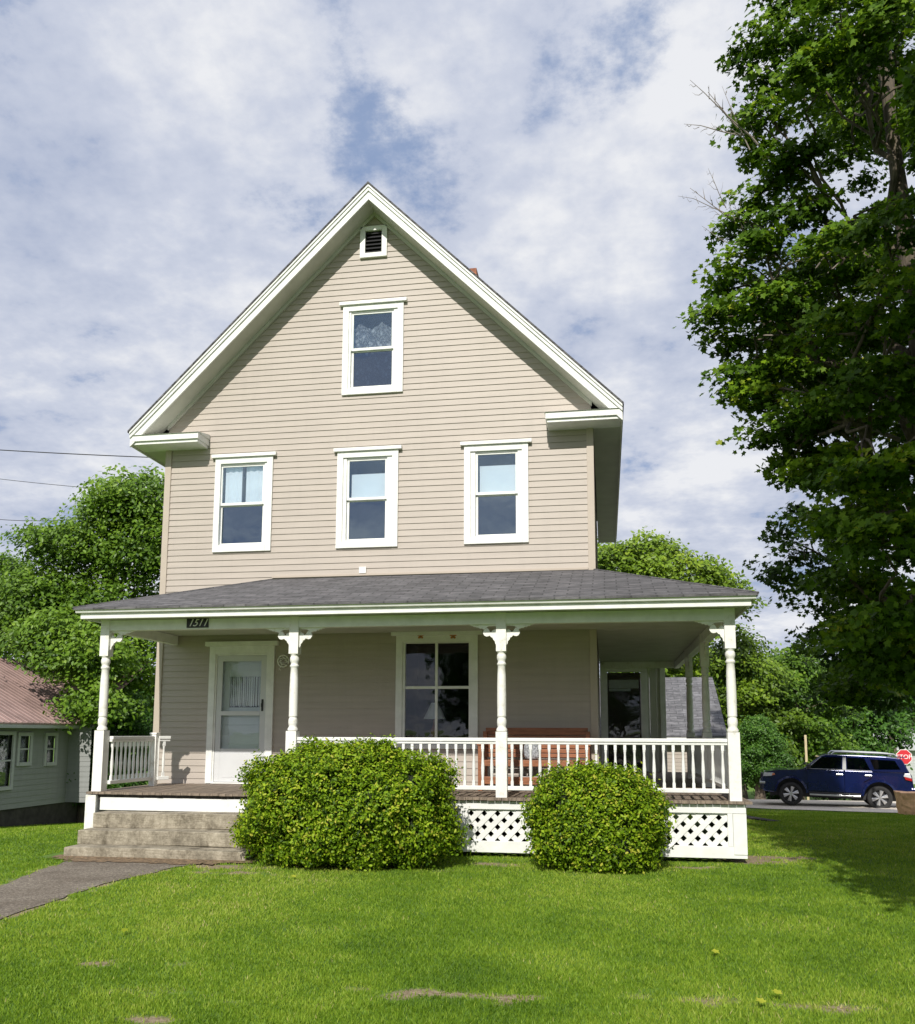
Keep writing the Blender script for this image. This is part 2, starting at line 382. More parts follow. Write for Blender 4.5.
def jag(poly, amp, step, s):
    out = []; r = random.Random(s)
    for i, a in enumerate(poly):
        b = poly[(i+1)%len(poly)]; n = max(1, int(math.hypot(b[0]-a[0], b[1]-a[1])/step))
        for k in range(n):
            t = k/n; out.append((a[0]+(b[0]-a[0])*t+r.uniform(-amp,amp), a[1]+(b[1]-a[1])*t+r.uniform(-amp,amp)))
    return out
PATHJ = jag(PATH, .035, .18, 3)
strip('path', PATHJ, M['path'], .008)
M['litter'] = simple('brown_leaf_litter', (.17,.115,.065), .95, var=.85, nscale=26, bstr=.8, bscale=60)
lt = strip('leaf_litter', jag([(2.95,-2.80),(2.9,-3.06),(2.3,-3.30),(1.6,-3.26),(1.0,-3.34),(.55,-3.22),(.38,-3.0),(.44,-2.86)], .07, .06, 12), M['litter'], .014); lt['kind'] = 'stuff'; lt['label'] = 'brown leaf litter and dead grass along the foot of the lowest concrete step'; lt['category'] = 'leaf litter'
DRIVE = [(9.4,15.8),(11,14.8),(14,12.9),(17,11.6),(24,10.4),(60,8),(60,30),(30,23),(20,22.2),(12,23.2),(8,24.5),(6,25)]
strip('driveway', jag(DRIVE, .12, .8, 5), M['gravel'], .03)

# ------------------------------------------------------------------ foliage
SH_LEAF = np.array([(0,0,0),(.26,.3,.05),(.22,.72,.06),(0,1,0),(-.22,.72,.06),(-.26,.3,.05)]); F_LEAF = [(0,1,2,3),(0,3,4,5)]
SH_MAPLE = np.array([(0,0,0),(.18,-.08,.0),(.50,.02,.05),(.36,.26,.03),(.62,.62,.02),(.26,.60,.02),(0,1.05,-.05),
                     (-.26,.60,.02),(-.62,.62,.02),(-.36,.26,.03),(-.50,.02,.05),(-.18,-.08,.0)])
F_MAPLE = [(0,1,2,3,4,5,6),(0,6,7,8,9,10,11)]
def leaf_mesh(name, P, Nrm, size, tint, mat, shape='leaf', droop=.25):
    n = len(P); sh, fc = (SH_MAPLE, F_MAPLE) if shape == 'maple' else (SH_LEAF, F_LEAF)
    Nrm = Nrm/np.linalg.norm(Nrm, axis=1, keepdims=True)
    r = NR.normal(size=(n,3)); r[:,2] -= droop*2
    t = r-(r*Nrm).sum(1, keepdims=True)*Nrm; t /= np.linalg.norm(t, axis=1, keepdims=True)+1e-9
    s = np.cross(t, Nrm)
    V = P[:,None,:] + size[:,None,None]*(sh[None,:,0:1]*s[:,None,:]+sh[None,:,1:2]*t[:,None,:]+sh[None,:,2:3]*Nrm[:,None,:])
    k = len(sh); F = (np.arange(n)[:,None,None]*k+np.array(fc)[None]).reshape(-1, len(fc[0]))
    me = raw_mesh(name, V.reshape(-1,3), F)
    a = me.attributes.new('tint','FLOAT','FACE'); a.data.foreach_set('value', np.repeat(np.clip(tint,0,1), len(fc)).astype(np.float32))
    me.materials.append(mat); return me
def rand_dir(n):
    v = NR.normal(size=(n,3)); return v/np.linalg.norm(v, axis=1, keepdims=True)
def crown_points(clumps, sprays, per, spray_r, flat=.35, up=.7):
    """leaf positions grouped in layered sprays around clump ellipsoids"""
    P = []; Q = []; TT = []; ends = []
    for (c, r, w) in clumps:
        ns = max(3, int(sprays*w)); d = rand_dir(ns); rad = NR.uniform(.45, 1.05, ns)**.6
        cc = np.array(c)+d*np.array(r)*rad[:,None]
        tl = NR.uniform(.15,.75)
        for i in range(ns):
            k = int(per*NR.uniform(.5,1.4)); u = NR.normal(size=(k,3))*.5; u /= np.maximum(1, np.linalg.norm(u,axis=1,keepdims=True)/.95); u[:,2] *= flat
            R = spray_r*NR.uniform(.6,1.3)
            out = d[i]*np.array([1,1,.3]); q = u*R; q[:,2] -= (q[:,0]**2+q[:,1]**2)/R*.35
            P.append(cc[i]+q); nn = NR.normal(size=(k,3))*.45+np.array([0,-.38,up*.9])+out*.5; Q.append(nn)
            TT.append(NR.normal(.45+.3*(tl-.45)+.15*d[i][2], .14, k)+NR.normal(0,.08)); ends.append(cc[i])  # sprays nearer the clump top tinted lighter, top light painted into leaf colour
    return np.concatenate(P), np.concatenate(Q), np.concatenate(TT), ends
def limb(mb, a, b, r0, r1, wob=.12, n=6, seg=7):
    a = Vector(a); b = Vector(b); L = (b-a).length; pts = []; rr = []
    for i in range(n+1):
        t = i/n; p = a.lerp(b, t); p.z += L*.10*math.sin(PI*t)
        if 0 < i < n: p += Vector((rnd.uniform(-1,1),rnd.uniform(-1,1),rnd.uniform(-1,1)))*wob*L*.25
        pts.append(p); rr.append(r0+(r1-r0)*t**.8)
    mb.tube(pts, rr, seg); return pts
def make_tree(name, label, cat, base, h, r0, clumps, mat, sprays=40, per=60, spray_r=.5, leaf=.12, shape='leaf', lean=(0,0), fork=.35, group=None, flat=.35, twig=True, tint_shift=0, trunk_top=.85, tw=5, wood=True, lw=.5):
    base = Vector(base); t = thing(name, label, cat, base, 0, group)
    cl = [(tuple(Vector(c)-base), r, w) for c, r, w in clumps]
    P, Q, TT, ends = crown_points(cl, sprays, per, spray_r, flat)
    sz = NR.uniform(.7, 1.25, len(P))*leaf
    me = leaf_mesh('crown', P, Q, sz, TT+tint_shift, mat, shape)
    link('crown', me, t)
    mb = MB(); tp = []; rr = []
    for i in range(9):
        s = i/8; tp.append(Vector((lean[0]*s+rnd.uniform(-.03,.03)*h*.15, lean[1]*s+rnd.uniform(-.03,.03)*h*.15, -.15+(h*trunk_top+.15)*s))); rr.append(r0*(1.25 if i == 0 else 1)*(1-.82*s)+.01)
    mb.tube(tp, rr, 12)
    if wood:
        C_ = [Vector(c) for c, r, w in cl]; kk = max(2, min(9, len(C_)//3)); cen = [C_[int(i*len(C_)/kk)].copy() for i in range(kk)]
        for it in range(6):
            gr = [[] for _ in cen]
            for i, c in enumerate(C_): gr[min(range(len(cen)), key=lambda j: (cen[j]-c).length)].append(i)
            cen = [sum((C_[i] for i in g), Vector())/len(g) if g else cen[j] for j, g in enumerate(gr)]
        for j, g in enumerate(gr):
            if not g: continue
            m_ = cen[j]; zf = min(max(m_.z*.60/(h*trunk_top), fork*.8), .9)*8; i = min(int(zf), 7); a = tp[i].lerp(tp[i+1], zf-i); ra = rr[i]*(1-(zf-i))+rr[i+1]*(zf-i)
            pts = limb(mb, a, m_, ra*lw*1.25, ra*lw*.35, wob=.22, n=8, seg=9)
            for i in g:
                st_ = pts[rnd.choice((4,5,6,7))]; p2 = limb(mb, st_, C_[i], ra*lw*.34, .012, wob=.3, n=6, seg=6)
                r = cl[i][1]
                for q in range(tw if twig else 0):
                    e = C_[i]+Vector((rnd.uniform(-1,1)*r[0], rnd.uniform(-1,1)*r[1], rnd.uniform(-.6,.8)*r[2]))*.8
                    limb(mb, p2[rnd.choice((3,4,5))], e, ra*.08+.006, .005, n=4, seg=5)
    mb.build('trunk', M['bark'], t, smooth=True, uv=False)
    return t

# ------------------------------------------------------------------ THE HOUSE
XR = 6.745; XC = 3.375; ZA = 10.0; SL = .9935
def roofz(x): return ZA-SL*abs(x-XC)
house = thing('house', 'tall two and a half storey beige sided gabled house with a white pillared front porch', 'house', (0,0,0))

def siding(mb, span, z0, z1, opens, face='y', pos=0, flip=1, exp=.0963, d=.013):
    """lapped courses; span(z)->(a,b); opens list of (a,b,z0,z1). face y: wall in the xz plane at y=pos, looking toward -y when flip=1"""
    zs = sorted(set([z0,z1]+[round(z0+i*exp,4) for i in range(int((z1-z0)/exp)+2) if z0+i*exp < z1]+[q for o in opens for q in o[2:4] if z0 < q < z1]))
    for a, b in zip(zs[:-1], zs[1:]):
        if b-a < 1e-4: continue
        mid = (a+b)/2; k = math.floor((mid-z0)/exp); zb = z0+k*exp
        da = d*(1-(a-zb)/exp*.85); db = d*(1-(b-zb)/exp*.85)
        l0, r0 = span(a+1e-4); l1, r1 = span(b-1e-4)
        cuts = sorted((o[0],o[1]) for o in opens if o[2] <= mid <= o[3])
        segs = []; cur = (l0, l1)
        for o0, o1 in cuts: segs.append((cur[0], o0, cur[1], o0)); cur = (o1, o1)
        segs.append((cur[0], r0, cur[1], r1))
        for s0, s1, t0, t1 in segs:
            if s1-s0 < 1e-3 and t1-t0 < 1e-3: continue
            def p(u, w, dd):
                return (u, pos-flip*dd, w) if face == 'y' else (pos-flip*dd, u, w)
            vs = [p(s0,a,da),p(s1,a,da),p(t1,b,db),p(t0,b,db)]
            mb.add(vs, [(0,1,2,3)])
            if abs(a-zb) < 1e-3: mb.add([p(s0,a,da),p(s1,a,da),p(s1,a,0),p(s0,a,0)], [(0,1,2,3)])

# opening rectangles (x0,x1,z0,z1) = inner edge of each casing
WIN = {
 'L': dict(c=(.835,1.795), z=(4.277,5.852), g=(.95,1.62)),
 'M': dict(c=(2.845,3.815), z=(4.277,5.852), g=(3.03,3.60)),
 'R': dict(c=(4.835,5.805), z=(4.277,5.852), g=(5.04,5.61)),
 'A': dict(c=(2.89,3.87), z=(6.717,8.244), g=(3.055,3.675)),
}
opens = []
for k, w in WIN.items(): opens.append((w['c'][0]+.09, w['c'][1]-.09, w['z'][0]+.09, w['z'][1]-.10))
opens.append((3.92,4.94,1.31,2.86))     # porch window
opens.append((.97,1.83,.70,2.68))       # front door
opens.append((3.22,3.51,9.04,9.44))     # vent
mb = MB()
def span(z):
    if z < 6.2: return (.0, XR)
    w = (ZA-.30-z)/SL; return (max(0,XC-w), min(XR,XC+w))
siding(mb, span, .30, ZA-.32, opens)
mb.build('wall', M['siding'], house, uv=False)
mb = MB(); siding(mb, lambda z: (0,8), .30, 6.3, [], 'x', XR, -1); mb.build('wall', M['siding'], house, uv=False)
mb = MB(); siding(mb, lambda z: (0,8), .30, 6.3, [], 'x', 0, 1); mb.build('wall', M['siding'], house, uv=False)
mb = MB(); siding(mb, span, .30, ZA-.32, [], 'y', 8.0, -1); mb.build('wall', M['siding'], house, uv=False)
MB().box(.02,XR-.02,.02,7.98,-1,.30).build('foundation', M['concrete'], house)
MB().prism([(-.028,-.028),(.075,-.028),(.075,-.002),(-.002,-.002),(-.002,.075),(-.028,.075)],'z',.31,6.0).build('corner_trim', M['trim_beige'], house, bevel=.004)
MB().prism([(XR+.028,-.028),(XR+.028,.075),(XR+.002,.075),(XR+.002,-.002),(XR-.075,-.002),(XR-.075,-.028)],'z',.31,6.0).build('corner_trim', M['trim_beige'], house, bevel=.004)
# roof
FY, BY = -.42, 8.42; XL0, XR0 = -.445, 7.195
def slope_prism(mb, side, x_out, y0, y1, d0, d1, x_in=None):
    xi = XC if x_in is None else x_in
    xo = x_out
    mb.prism([(xi, roofz(xi)-d0), (xo, roofz(xo)-d0), (xo, roofz(xo)-d1), (xi, roofz(xi)-d1)], 'y', y0, y1)
mb = MB()
for xo in (XL0-.02, XR0+.02): slope_prism(mb, 0, xo, FY-.03, BY+.03, 0, .032)
roof = mb.build('roof', M['shingle'], house)
mb = MB()
for xo in (XL0, XR0):
    slope_prism(mb, 0, xo, FY-.018, FY+.03, .034, .075)
    slope_prism(mb, 0, xo, FY, FY+.03, .076, .135)
    slope_prism(mb, 0, xo, FY+.022, FY+.05, .136, .27)
mb.build('rake_board', M['white'], house, bevel=.003)
mb = MB()
for xo in (XL0+.02, XR0-.02):
    slope_prism(mb, 0, xo, FY+.052, -.002, .20, .262)
    xi = XC
    slope_prism(mb, 0, XC+(3.38 if xo > XC else -3.38), -.05, -.012, .264, .33)
mb.build('rake_soffit', M['soffit'], house)
mb = MB()
for s in (-1, 1):
    xe = XL0 if s < 0 else XR0; xw = 0 if s < 0 else XR
    a, b = sorted((xe-s*.02, xw+s*.03)); mb.box(a, b, 0, 8.0, 5.97, 6.0)
    mb.build('eave_soffit', M['soffit'], house); mb = MB()
    a, b = sorted((xe, xe-s*.02)); mb.box(a, b, FY+.051, BY, 5.95, 6.175)
    mb.build('eave_fascia', M['white2'], house); mb = MB()
mb = MB()
for a, b in ((XL0+.03, .70), (6.09, XR0-.03)):
    MB().box(a, b, FY+.02, -.002, 6.02, 6.115).box(a+.02 if a > 3 else a, b-.02 if a < 3 else b, FY+.05, -.002, 5.972, 6.0205).build('cornice_return', M['white'], house, bevel=.004)
mb = MB()
for a, b in ((XL0+.03, .715), (6.075, XR0-.03)):
    MB().prism([(FY-.0, 6.117), (-.02, 6.20), (-.02, 6.117)], 'x', a, b).build('return_flashing', M['white'], house)
c = at(474.5, 268, 4.2)
mb = MB().box(c.x-.3, c.x+.04, 4.2, 4.6, 8.2, c.z); ch = mb.build('chimney', M['brick'], roof)
MB().box(c.x-.46, c.x+.10, 4.16, 4.79, c.z-.12, c.z-.03).build('chimney_cap', M['brick'], roof) if False else None

# windows
def window(key, blind):
    w = WIN[key]; c0, c1 = w['c']; z0, z1 = w['z']; g0, g1 = w['g']
    mb = MB(); t = .095
    mb.box(c0, c0+t, -.042, -.004, z0, z1-.055); mb.box(c1-t, c1, -.042, -.004, z0, z1-.055)
    mb.box(c0+t, c1-t, -.042, -.004, z1-.055-t, z1-.055); mb.box(c0+t, c1-t, -.045, -.004, z0, z0+t)
    mb.box(c0-.055, c1+.055, -.075, -.004, z1-.054, z1)          # cap
    # jamb box and tracks
    mb.box(c0+t+.001, g0-.035, -.02, .06, z0+t, z1-.056-t); mb.box(g1+.035, c1-t-.001, -.02, .06, z0+t, z1-.056-t)
    mb.box(g0-.034, g1+.034, -.012, .06, z1-.15-.025, z1-.151); mb.box(g0-.034, g1+.034, -.02, .06, z0+t+.001, z0+t+.02)
    win = mb.build('window', M['white'], house, bevel=.003)
    zt, zb = z1-.178, z0+t+.022; zm = (zt+zb)/2+.0
    s = .034
    mb = MB()
    mb.box(g0-s, g0, 0, .03, zm, zt); mb.box(g1, g1+s, 0, .03, zm, zt); mb.box(g0, g1, 0, .03, zt-.02, zt); mb.box(g0, g1, -.004, .03, zm-.004, zm+.038)
    mb.build('sash', M['white'], win, bevel=.002)
    mb = MB()
    mb.box(g0-s, g0, .032, .06, zb, zm+.03); mb.box(g1, g1+s, .032, .06, zb, zm+.03); mb.box(g0, g1, .032, .06, zb, zb+.035); mb.box(g0, g1, .032, .06, zm-.02, zm+.02)
    if key == 'L': pass
    mb.build('sash', M['white'], win, bevel=.002)
    MB().box(g0, g1, .012, .016, zm+.038, zt-.02).build('pane', M['glass'], win)
    MB().box(g0, g1, .044, .048, zb+.035, zm-.02).build('pane', M['glass_attic'] if key == 'A' else M['glass_low'], win)
    mb = MB()    # five near-black inner faces of a box stand in for the unlit room
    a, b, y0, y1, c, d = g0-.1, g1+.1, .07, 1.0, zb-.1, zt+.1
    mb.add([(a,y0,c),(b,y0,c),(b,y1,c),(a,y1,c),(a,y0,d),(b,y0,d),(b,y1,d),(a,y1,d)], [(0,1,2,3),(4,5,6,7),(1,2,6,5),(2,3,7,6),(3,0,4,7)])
    mb.build('unlit_room_backing', M['dark'], win)
    if blind == 'lace':
        mb = MB(); n = 40
        for i in range(n):
            u0 = g0-.02+(g1-g0+.04)*i/n; u1 = g0-.02+(g1-g0+.04)*(i+1)/n; ya = .10+.015*math.sin(i*1.1); yb = .10+.015*math.sin((i+1)*1.1)
            ztop = zt-.12+.0; mb.add([(u0,ya,zb),(u1,yb,zb),(u1,yb,ztop-.10*abs(math.sin(u1*9))),(u0,ya,ztop-.10*abs(math.sin(u0*9)))], [(0,1,2,3)])
        mb.build('curtain', M['lace'], win, uv=False)
    elif blind == 'pair':
        mb = MB(); mid = (g0+g1)/2+.01
        for u0, u1 in ((g0+.02, mid-.03), (mid+.02, g1-.0)):
            n = 14
            for i in range(n):
                a = u0+(u1-u0)*i/n; b = u0+(u1-u0)*(i+1)/n; ya = .075+.008*math.sin(i*1.3); yb = .075+.008*math.sin((i+1)*1.3)
                mb.add([(a,ya,zm-.0),(b,yb,zm-.0),(b,yb,zt),(a,ya,zt)], [(0,1,2,3)])
        mb.build('curtain', M['blind'], win, uv=False)
        MB().box(mid-.022, mid-.008, .018, .03, zm+.038, zt-.02).build('muntin', M['black'], win)
    else:
        MB().box(g0+.02, g1-.005, .075, .079, zm-.03, zt-.02-(zt-zm)*blind).build('blind', M['blind'], win)
    return win
window('L', 'pair'); window('M', .30); window('R', .24); window('A', 'lace')

# gable vent
mb = MB(); c0, c1, z0, z1 = 3.147, 3.588, 8.975, 9.50
mb.box(c0,c0+.085,-.05,-.004,z0,z1); mb.box(c1-.085,c1,-.05,-.004,z0,z1); mb.box(c0+.085,c1-.085,-.05,-.004,z1-.075,z1); mb.box(c0+.085,c1-.085,-.05,-.004,z0,z0+.075)
vent = mb.build('gable_vent', M['white'], house, bevel=.003)
mb = MB()
for i in range(6):
    z = z0+.08+i*.063; mb.add([(c0+.086,-.035,z),(c1-.086,-.035,z),(c1-.086,.0,z+.05),(c0+.086,.0,z+.05)], [(0,1,2,3)])
mb.build('louvre', M['plastic'], vent); MB().box(c0+.08,c1-.08,.02,.03,z0,z1).build('backing', M['black'], vent)
q = at(362.5, 570, -.03)
MB().box(q.x-.055,q.x+.055,-.034,-.006,q.z-.05,q.z+.05).build('outlet_cover', M['white'], house, bevel=.004)

# porch window: four panes
mb = MB(); c0, c1, z0, z1 = 3.815, 5.045, 1.25, 2.975
mb.box(c0,c0+.10,-.042,-.004,z0,z1-.06); mb.box(c1-.10,c1,-.042,-.004,z0,z1-.06); mb.box(c0+.10,c1-.10,-.042,-.004,z1-.16,z1-.06); mb.box(c0+.10,c1-.10,-.05,-.004,z0,z0+.06)
mb.box(c0-.07,c1+.07,-.085,-.004,z1-.059,z1)
for a, b in ((c0+.101,3.955),(4.91,c1-.101)): mb.box(a,b,-.025,.05,z0+.061,z1-.161)
pw = mb.build('window', M['white'], house, bevel=.003)
mb = MB(); mb.box(3.956,4.909,-.015,.02,2.125,2.165); mb.box(4.405,4.445,-.012,.018,1.35,2.124); mb.box(4.405,4.445,-.012,.018,2.166,2.80)
mb.box(3.956,4.909,-.015,.02,1.311,1.349); mb.box(3.956,4.909,-.015,.02,2.80,2.813)
mb.build('sash', M['white'], pw, bevel=.003)
for a, b in ((3.956,4.405),(4.445,4.909)):
    for c, d in ((1.35,2.125),(2.166,2.80)): MB().box(a,b,.002,.006,c,d).build('pane', M['glass_porch'], pw)
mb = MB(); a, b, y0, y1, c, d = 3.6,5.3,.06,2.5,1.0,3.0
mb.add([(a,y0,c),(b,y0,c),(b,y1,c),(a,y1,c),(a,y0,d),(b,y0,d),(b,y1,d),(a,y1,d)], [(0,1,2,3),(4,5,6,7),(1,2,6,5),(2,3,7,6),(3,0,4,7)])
mb.build('unlit_room_backing', M['dark'], pw)  # black box painted as the dark interior behind the porch window

# front door
mb = MB(); c0, c1, zt = .865, 1.915, 2.865
mb.box(c0,c0+.10,-.045,-.004,.712,zt-.07); mb.box(c1-.10,c1,-.045,-.004,.712,zt-.07); mb.box(c0+.10,c1-.10,-.045,-.004,zt-.19,zt-.07); mb.box(c0-.06,c1+.06,-.09,-.004,zt-.069,zt)
mb.box(c0+.101,c0+.125,-.03,.09,.712,zt-.191); mb.box(c1-.125,c1-.101,-.03,.09,.712,zt-.191); mb.box(c0+.126,c1-.126,-.03,.09,zt-.215,zt-.191)
mb.box(c0+.1,c1-.1,-.06,.09,.709,.73)
door = mb.build('door', M['white'], house, bevel=.003); door['label'] = 'white front door behind a storm door'
d0, d1, dz0, dz1 = c0+.128, c1-.128, .735, zt-.218
mb = MB(); s = .085
mb.box(d0,d0+s,-.02,.01,dz0,dz1); mb.box(d1-s,d1,-.02,.01,dz0,dz1); mb.box(d0+s,d1-s,-.02,.01,dz1-s,dz1); mb.box(d0+s,d1-s,-.02,.01,dz0,1.235); mb.box(d0+s,d1-s,-.024,.012,1.735,1.80)
mb.box(d0+s+.05,d1-s-.05,-.024,-.02,.80,1.17)
sd = mb.build('storm_door', M['door_white'], door, bevel=.004)
MB().box(d0+s,d1-s,-.008,-.004,1.236,1.734).build('pane', M['glass_door'], door); MB().box(d0+s,d1-s,-.008,-.004,1.801,dz1-s-.001).build('pane', M['glass_door'], door)
mb = MB(); w0, w1, wz0, wz1 = 1.17,1.66,1.86,2.33
mb.box(d0,w0,.06,.10,dz0,dz1+.02); mb.box(w1,d1,.06,.10,dz0,dz1+.02); mb.box(w0,w1,.06,.10,dz0,wz0); mb.box(w0,w1,.06,.10,wz1,dz1+.02)
for z in (1.30,1.44,1.58,1.70,2.42,2.50): mb.box(d0+s+.03,d1-s-.03,.052,.06,z,z+.016)
mb.build('inner_door', M['door_inner'], door, bevel=.003)
MB().box(w0-.1,w1+.1,.2,.22,wz0-.1,wz1+.1).build('unlit_room_backing', M['dark'], door)  # black sheet in place of the unlit hall behind the door window
mb = MB(); u = w0-.005
while u < w1:
    k = rnd.uniform(.018,.034); f1 = .112+rnd.uniform(-.006,.006); mb.add([(u,f1,wz0+rnd.uniform(.0,.035)),(u+k*.5,f1+.014,wz0+.01),(u+k*.5,f1+.014,wz1),(u,f1,wz1)], [(0,1,2,3)])
    mb.add([(u+k*.5,f1+.014,wz0+.01),(u+k,f1,wz0+rnd.uniform(.0,.035)),(u+k,f1,wz1),(u+k*.5,f1+.014,wz1)], [(0,1,2,3)]); u += k+rnd.uniform(.004,.016)
mb.build('curtain', M['blind'], door, uv=False)
mb = MB(); mb.box(d1-.06,d1-.035,-.055,-.02,1.86,1.92); mb.box(d1-.063,d1-.032,-.032,-.02,1.80,1.98); mb.build('handle', M['black'], door, bevel=.004)

# ell with the side door
EY = 6.0; ELL1 = 8.09
mb = MB(); siding(mb, lambda z: (EY,11), .30, 3.4, [], 'x', ELL1, -1)
mb.build('wall', M['siding'], house, uv=False)
mb = MB(); x = XR+.03
while x < ELL1-.01:
    e = min(x+.138, ELL1)
    if e <= 6.93 or x >= 7.60: mb.box(x, e, EY-.002, EY+.02, .31, 3.2)
    elif x < 6.93: mb.box(x, 6.925, EY-.002, EY+.02, .31, 3.2)
    elif e > 7.60: mb.box(7.606, e, EY-.002, EY+.02, .31, 3.2)
    x += .145
mb.box(6.93, 7.60, EY, EY+.02, 2.765, 3.2)
mb.build('porch_end_wall', M['soffit'], house)
MB().box(XR+.04,8.29,EY-.14,EY-.055,2.83,2.964).build('porch_beam', M['white2'], house)
MB().box(XR+.03,ELL1-.02,EY+.02,11,-1,.3).build('foundation', M['concrete'], house)
mb = MB(); mb.box(6.78,6.92,EY-.045,EY-.004,.712,2.76); mb.box(7.61,7.74,EY-.045,EY-.004,.712,2.76); mb.box(6.78,7.74,EY-.05,EY-.004,2.761,2.90); mb.box(ELL1-.09,ELL1+.02,EY-.03,EY-.003,.31,3.2)
sdoor = mb.build('door', M['white'], house, bevel=.003); sdoor['label'] = 'dark side door at the back of the wraparound porch'
mb = MB(); mb.box(6.925,7.605,EY+.06,EY+.10,.72,2.75)
for z0_, z1_ in ((.85,1.35),(1.45,1.75)): mb.box(7.0,7.24,EY+.05,EY+.06,z0_,z1_); mb.box(7.3,7.53,EY+.05,EY+.06,z0_,z1_)
mb.build('inner_door', M['darkdoor'], sdoor)
MB().box(6.95,7.58,EY+.01,EY+.014,.8,2.72).build('pane', M['glass_porch'], sdoor)
mb = MB(); mb.box(6.955,7.57,EY+.03,EY+.045,2.42,2.60); mb.box(6.955,7.4,EY+.03,EY+.045,2.36,2.415); mb.build('blind', M['blind'], sdoor, bevel=.01)  # white sheet drawn in for the pale reflection high in the door glass
MB().slab([(XR,EY-.1,3.62),(ELL1+.3,EY-.1,3.42),(ELL1+.3,11.3,3.42),(XR,11.3,3.62)],.12).build('roof', M['shingle'], house)

# porch floor
FZ = .707
mb = MB(); x = .17; k = 0
while x < 8.50:
    w = .088; z = FZ-rnd.uniform(0,.004); y1 = -.03 if x < XR-.05 else EY-.05
    mb.box(x, x+w-.004, -2.04-rnd.uniform(0,.008), y1, z-.03, z); x += w
mb.build('porch_floor', M['deck'], house)
mb = MB(); mb.box(.2,8.46,-1.98,-.05,.60,.672); mb.box(6.8,8.46,-.05,EY-.05,.60,.672); mb.build('floor_joist', M['foundation'], house)
# skirt
mb = MB(); SY = -1.99
mb.box(.34,2.62,SY,SY+.03,.47,.632)                                   # board over the steps
mb.box(2.62,8.46,SY,SY+.03,.565,.665)
mb.box(2.62,8.46,SY+.004,SY+.034,.055,.19)
mb.box(8.31,8.461,SY-.006,SY+.024,.10,.56); mb.box(8.25,8.308,SY+.002,SY+.026,.191,.564); mb.box(5.12,5.21,SY+.002,SY+.026,.191,.564); mb.box(2.62,2.75,SY+.002,SY+.026,.191,.564)
mb.box(8.44,8.465,SY+.035,EY,.055,.655)
mb.build('porch_skirt', M['white'], house, bevel=.003)
def lattice(x0, x1, z0, z1):
    mb = MB(); p = .162; w = .062; m_ = .035
    for sgn, y0 in ((1,SY+.030),(-1,SY+.039)):
        c = x0-(z1-z0)-p
        while c < x1+(z1-z0)+p:
            # centreline x = c + sgn*(z-z0)
            za, zb_ = z0-m_, z1+m_; xa = c+sgn*(za-z0); xb = c+sgn*(zb_-z0)
            if sgn > 0: lo, hi = xa, xb
            else: lo, hi = xb, xa
            def zx(x): return z0+sgn*(x-c)
            L = max(lo, x0-m_); H = min(hi, x1+m_)
            if H-L > .02:
                d = w*.7071; zl, zh = zx(L), zx(H)
                mb.prism([(L-d*.5*0, zl-d), (L, zl+d), (H, zh+d), (H, zh-d)], 'y', y0, y0+.008)
            c += p
    return mb.build('lattice', M['white'], house)
lattice(5.21, 8.25, .19, .565); lattice(2.75, 5.12, .19, .565)
mb = MB(); mb.box(.155,.30,-2.03,-1.90,-.02,.662); mb.build('corner_pier', M['white2'], house, bevel=.004)
MB().box(.17,.19,-1.89,-.02,-.05,.665).build('side_skirt', M['white2'], house)

# posts
PX = [.28, 2.93, 5.617, 8.352]; PY = -1.93; ZB = 2.825
prof = [(.052,.793),(.066,.80),(.068,.82),(.055,.84),(.050,.855),(.057,.875),(.060,.90),(.058,.935),(.052,.955),(.048,.965),(.056,.975),(.057,.985),
        (.055,1.0),(.057,1.15),(.056,1.35),(.052,1.50),(.047,1.60),(.050,1.605),(.058,1.615),(.058,1.63),(.048,1.64),(.046,1.66),(.055,1.68),(.060,1.70),(.058,1.73),(.049,1.75),(.055,1.765),(.060,1.78)]
mb = MB(); mb.box(-.068,.068,-.068,.068,0,.792); mb.lathe(prof, seg=18); mb.box(-.062,.062,-.062,.062,1.779,2.262)
post_me = None
bA = [(0,0),(.34,0),(.325,-.012),(.30,-.012),(.29,-.026),(.265,-.024),(.25,-.040),(.225,-.034),(.21,-.052),(.185,-.046),(.17,-.060),(.15,-.058),(.125,-.040),(.10,-.022),(0,-.018)]
bB = [(0,-.075),(.025,-.062),(.05,-.075),(.065,-.10),(.085,-.085),(.10,-.060),(.115,-.042),(.15,-.058),(.165,-.085),(.168,-.11),(.15,-.14),(.125,-.150),(.10,-.145),(.085,-.138),(.065,-.16),(.05,-.165),(.04,-.19),(.02,-.21),(.015,-.24),(0,-.26)]
def bracket(mb, s, axis='y', half=.016):
    for poly in (bA, bB): mb.prism([(s*(.062+u), 2.118+w) for u, w in poly], axis, -half, half)
posts = []
def post(x, y, sides, front=True):
    global post_me
    if post_me is None: o = mb.build('porch_post', M['white2'], house, (x,y,FZ), smooth=True); post_me = o.data
    else: o = link('porch_post', post_me, house, (x,y,FZ))
    o['label'] = 'turned white porch post'
    for s in sides:
        b2 = MB(); bracket(b2, s, 'y' if front else 'x'); b2.build('bracket', M['white2'], o)
    posts.append(o)
post(PX[0],PY,(1,)); post(PX[1],PY,(-1,1)); post(PX[2],PY,(-1,1)); post(PX[3],PY,(-1,))
bp = at(706.7, 735, .8); post(PX[3], .80, (-1,1), False); post(PX[3], 3.35, (-1,1), False)
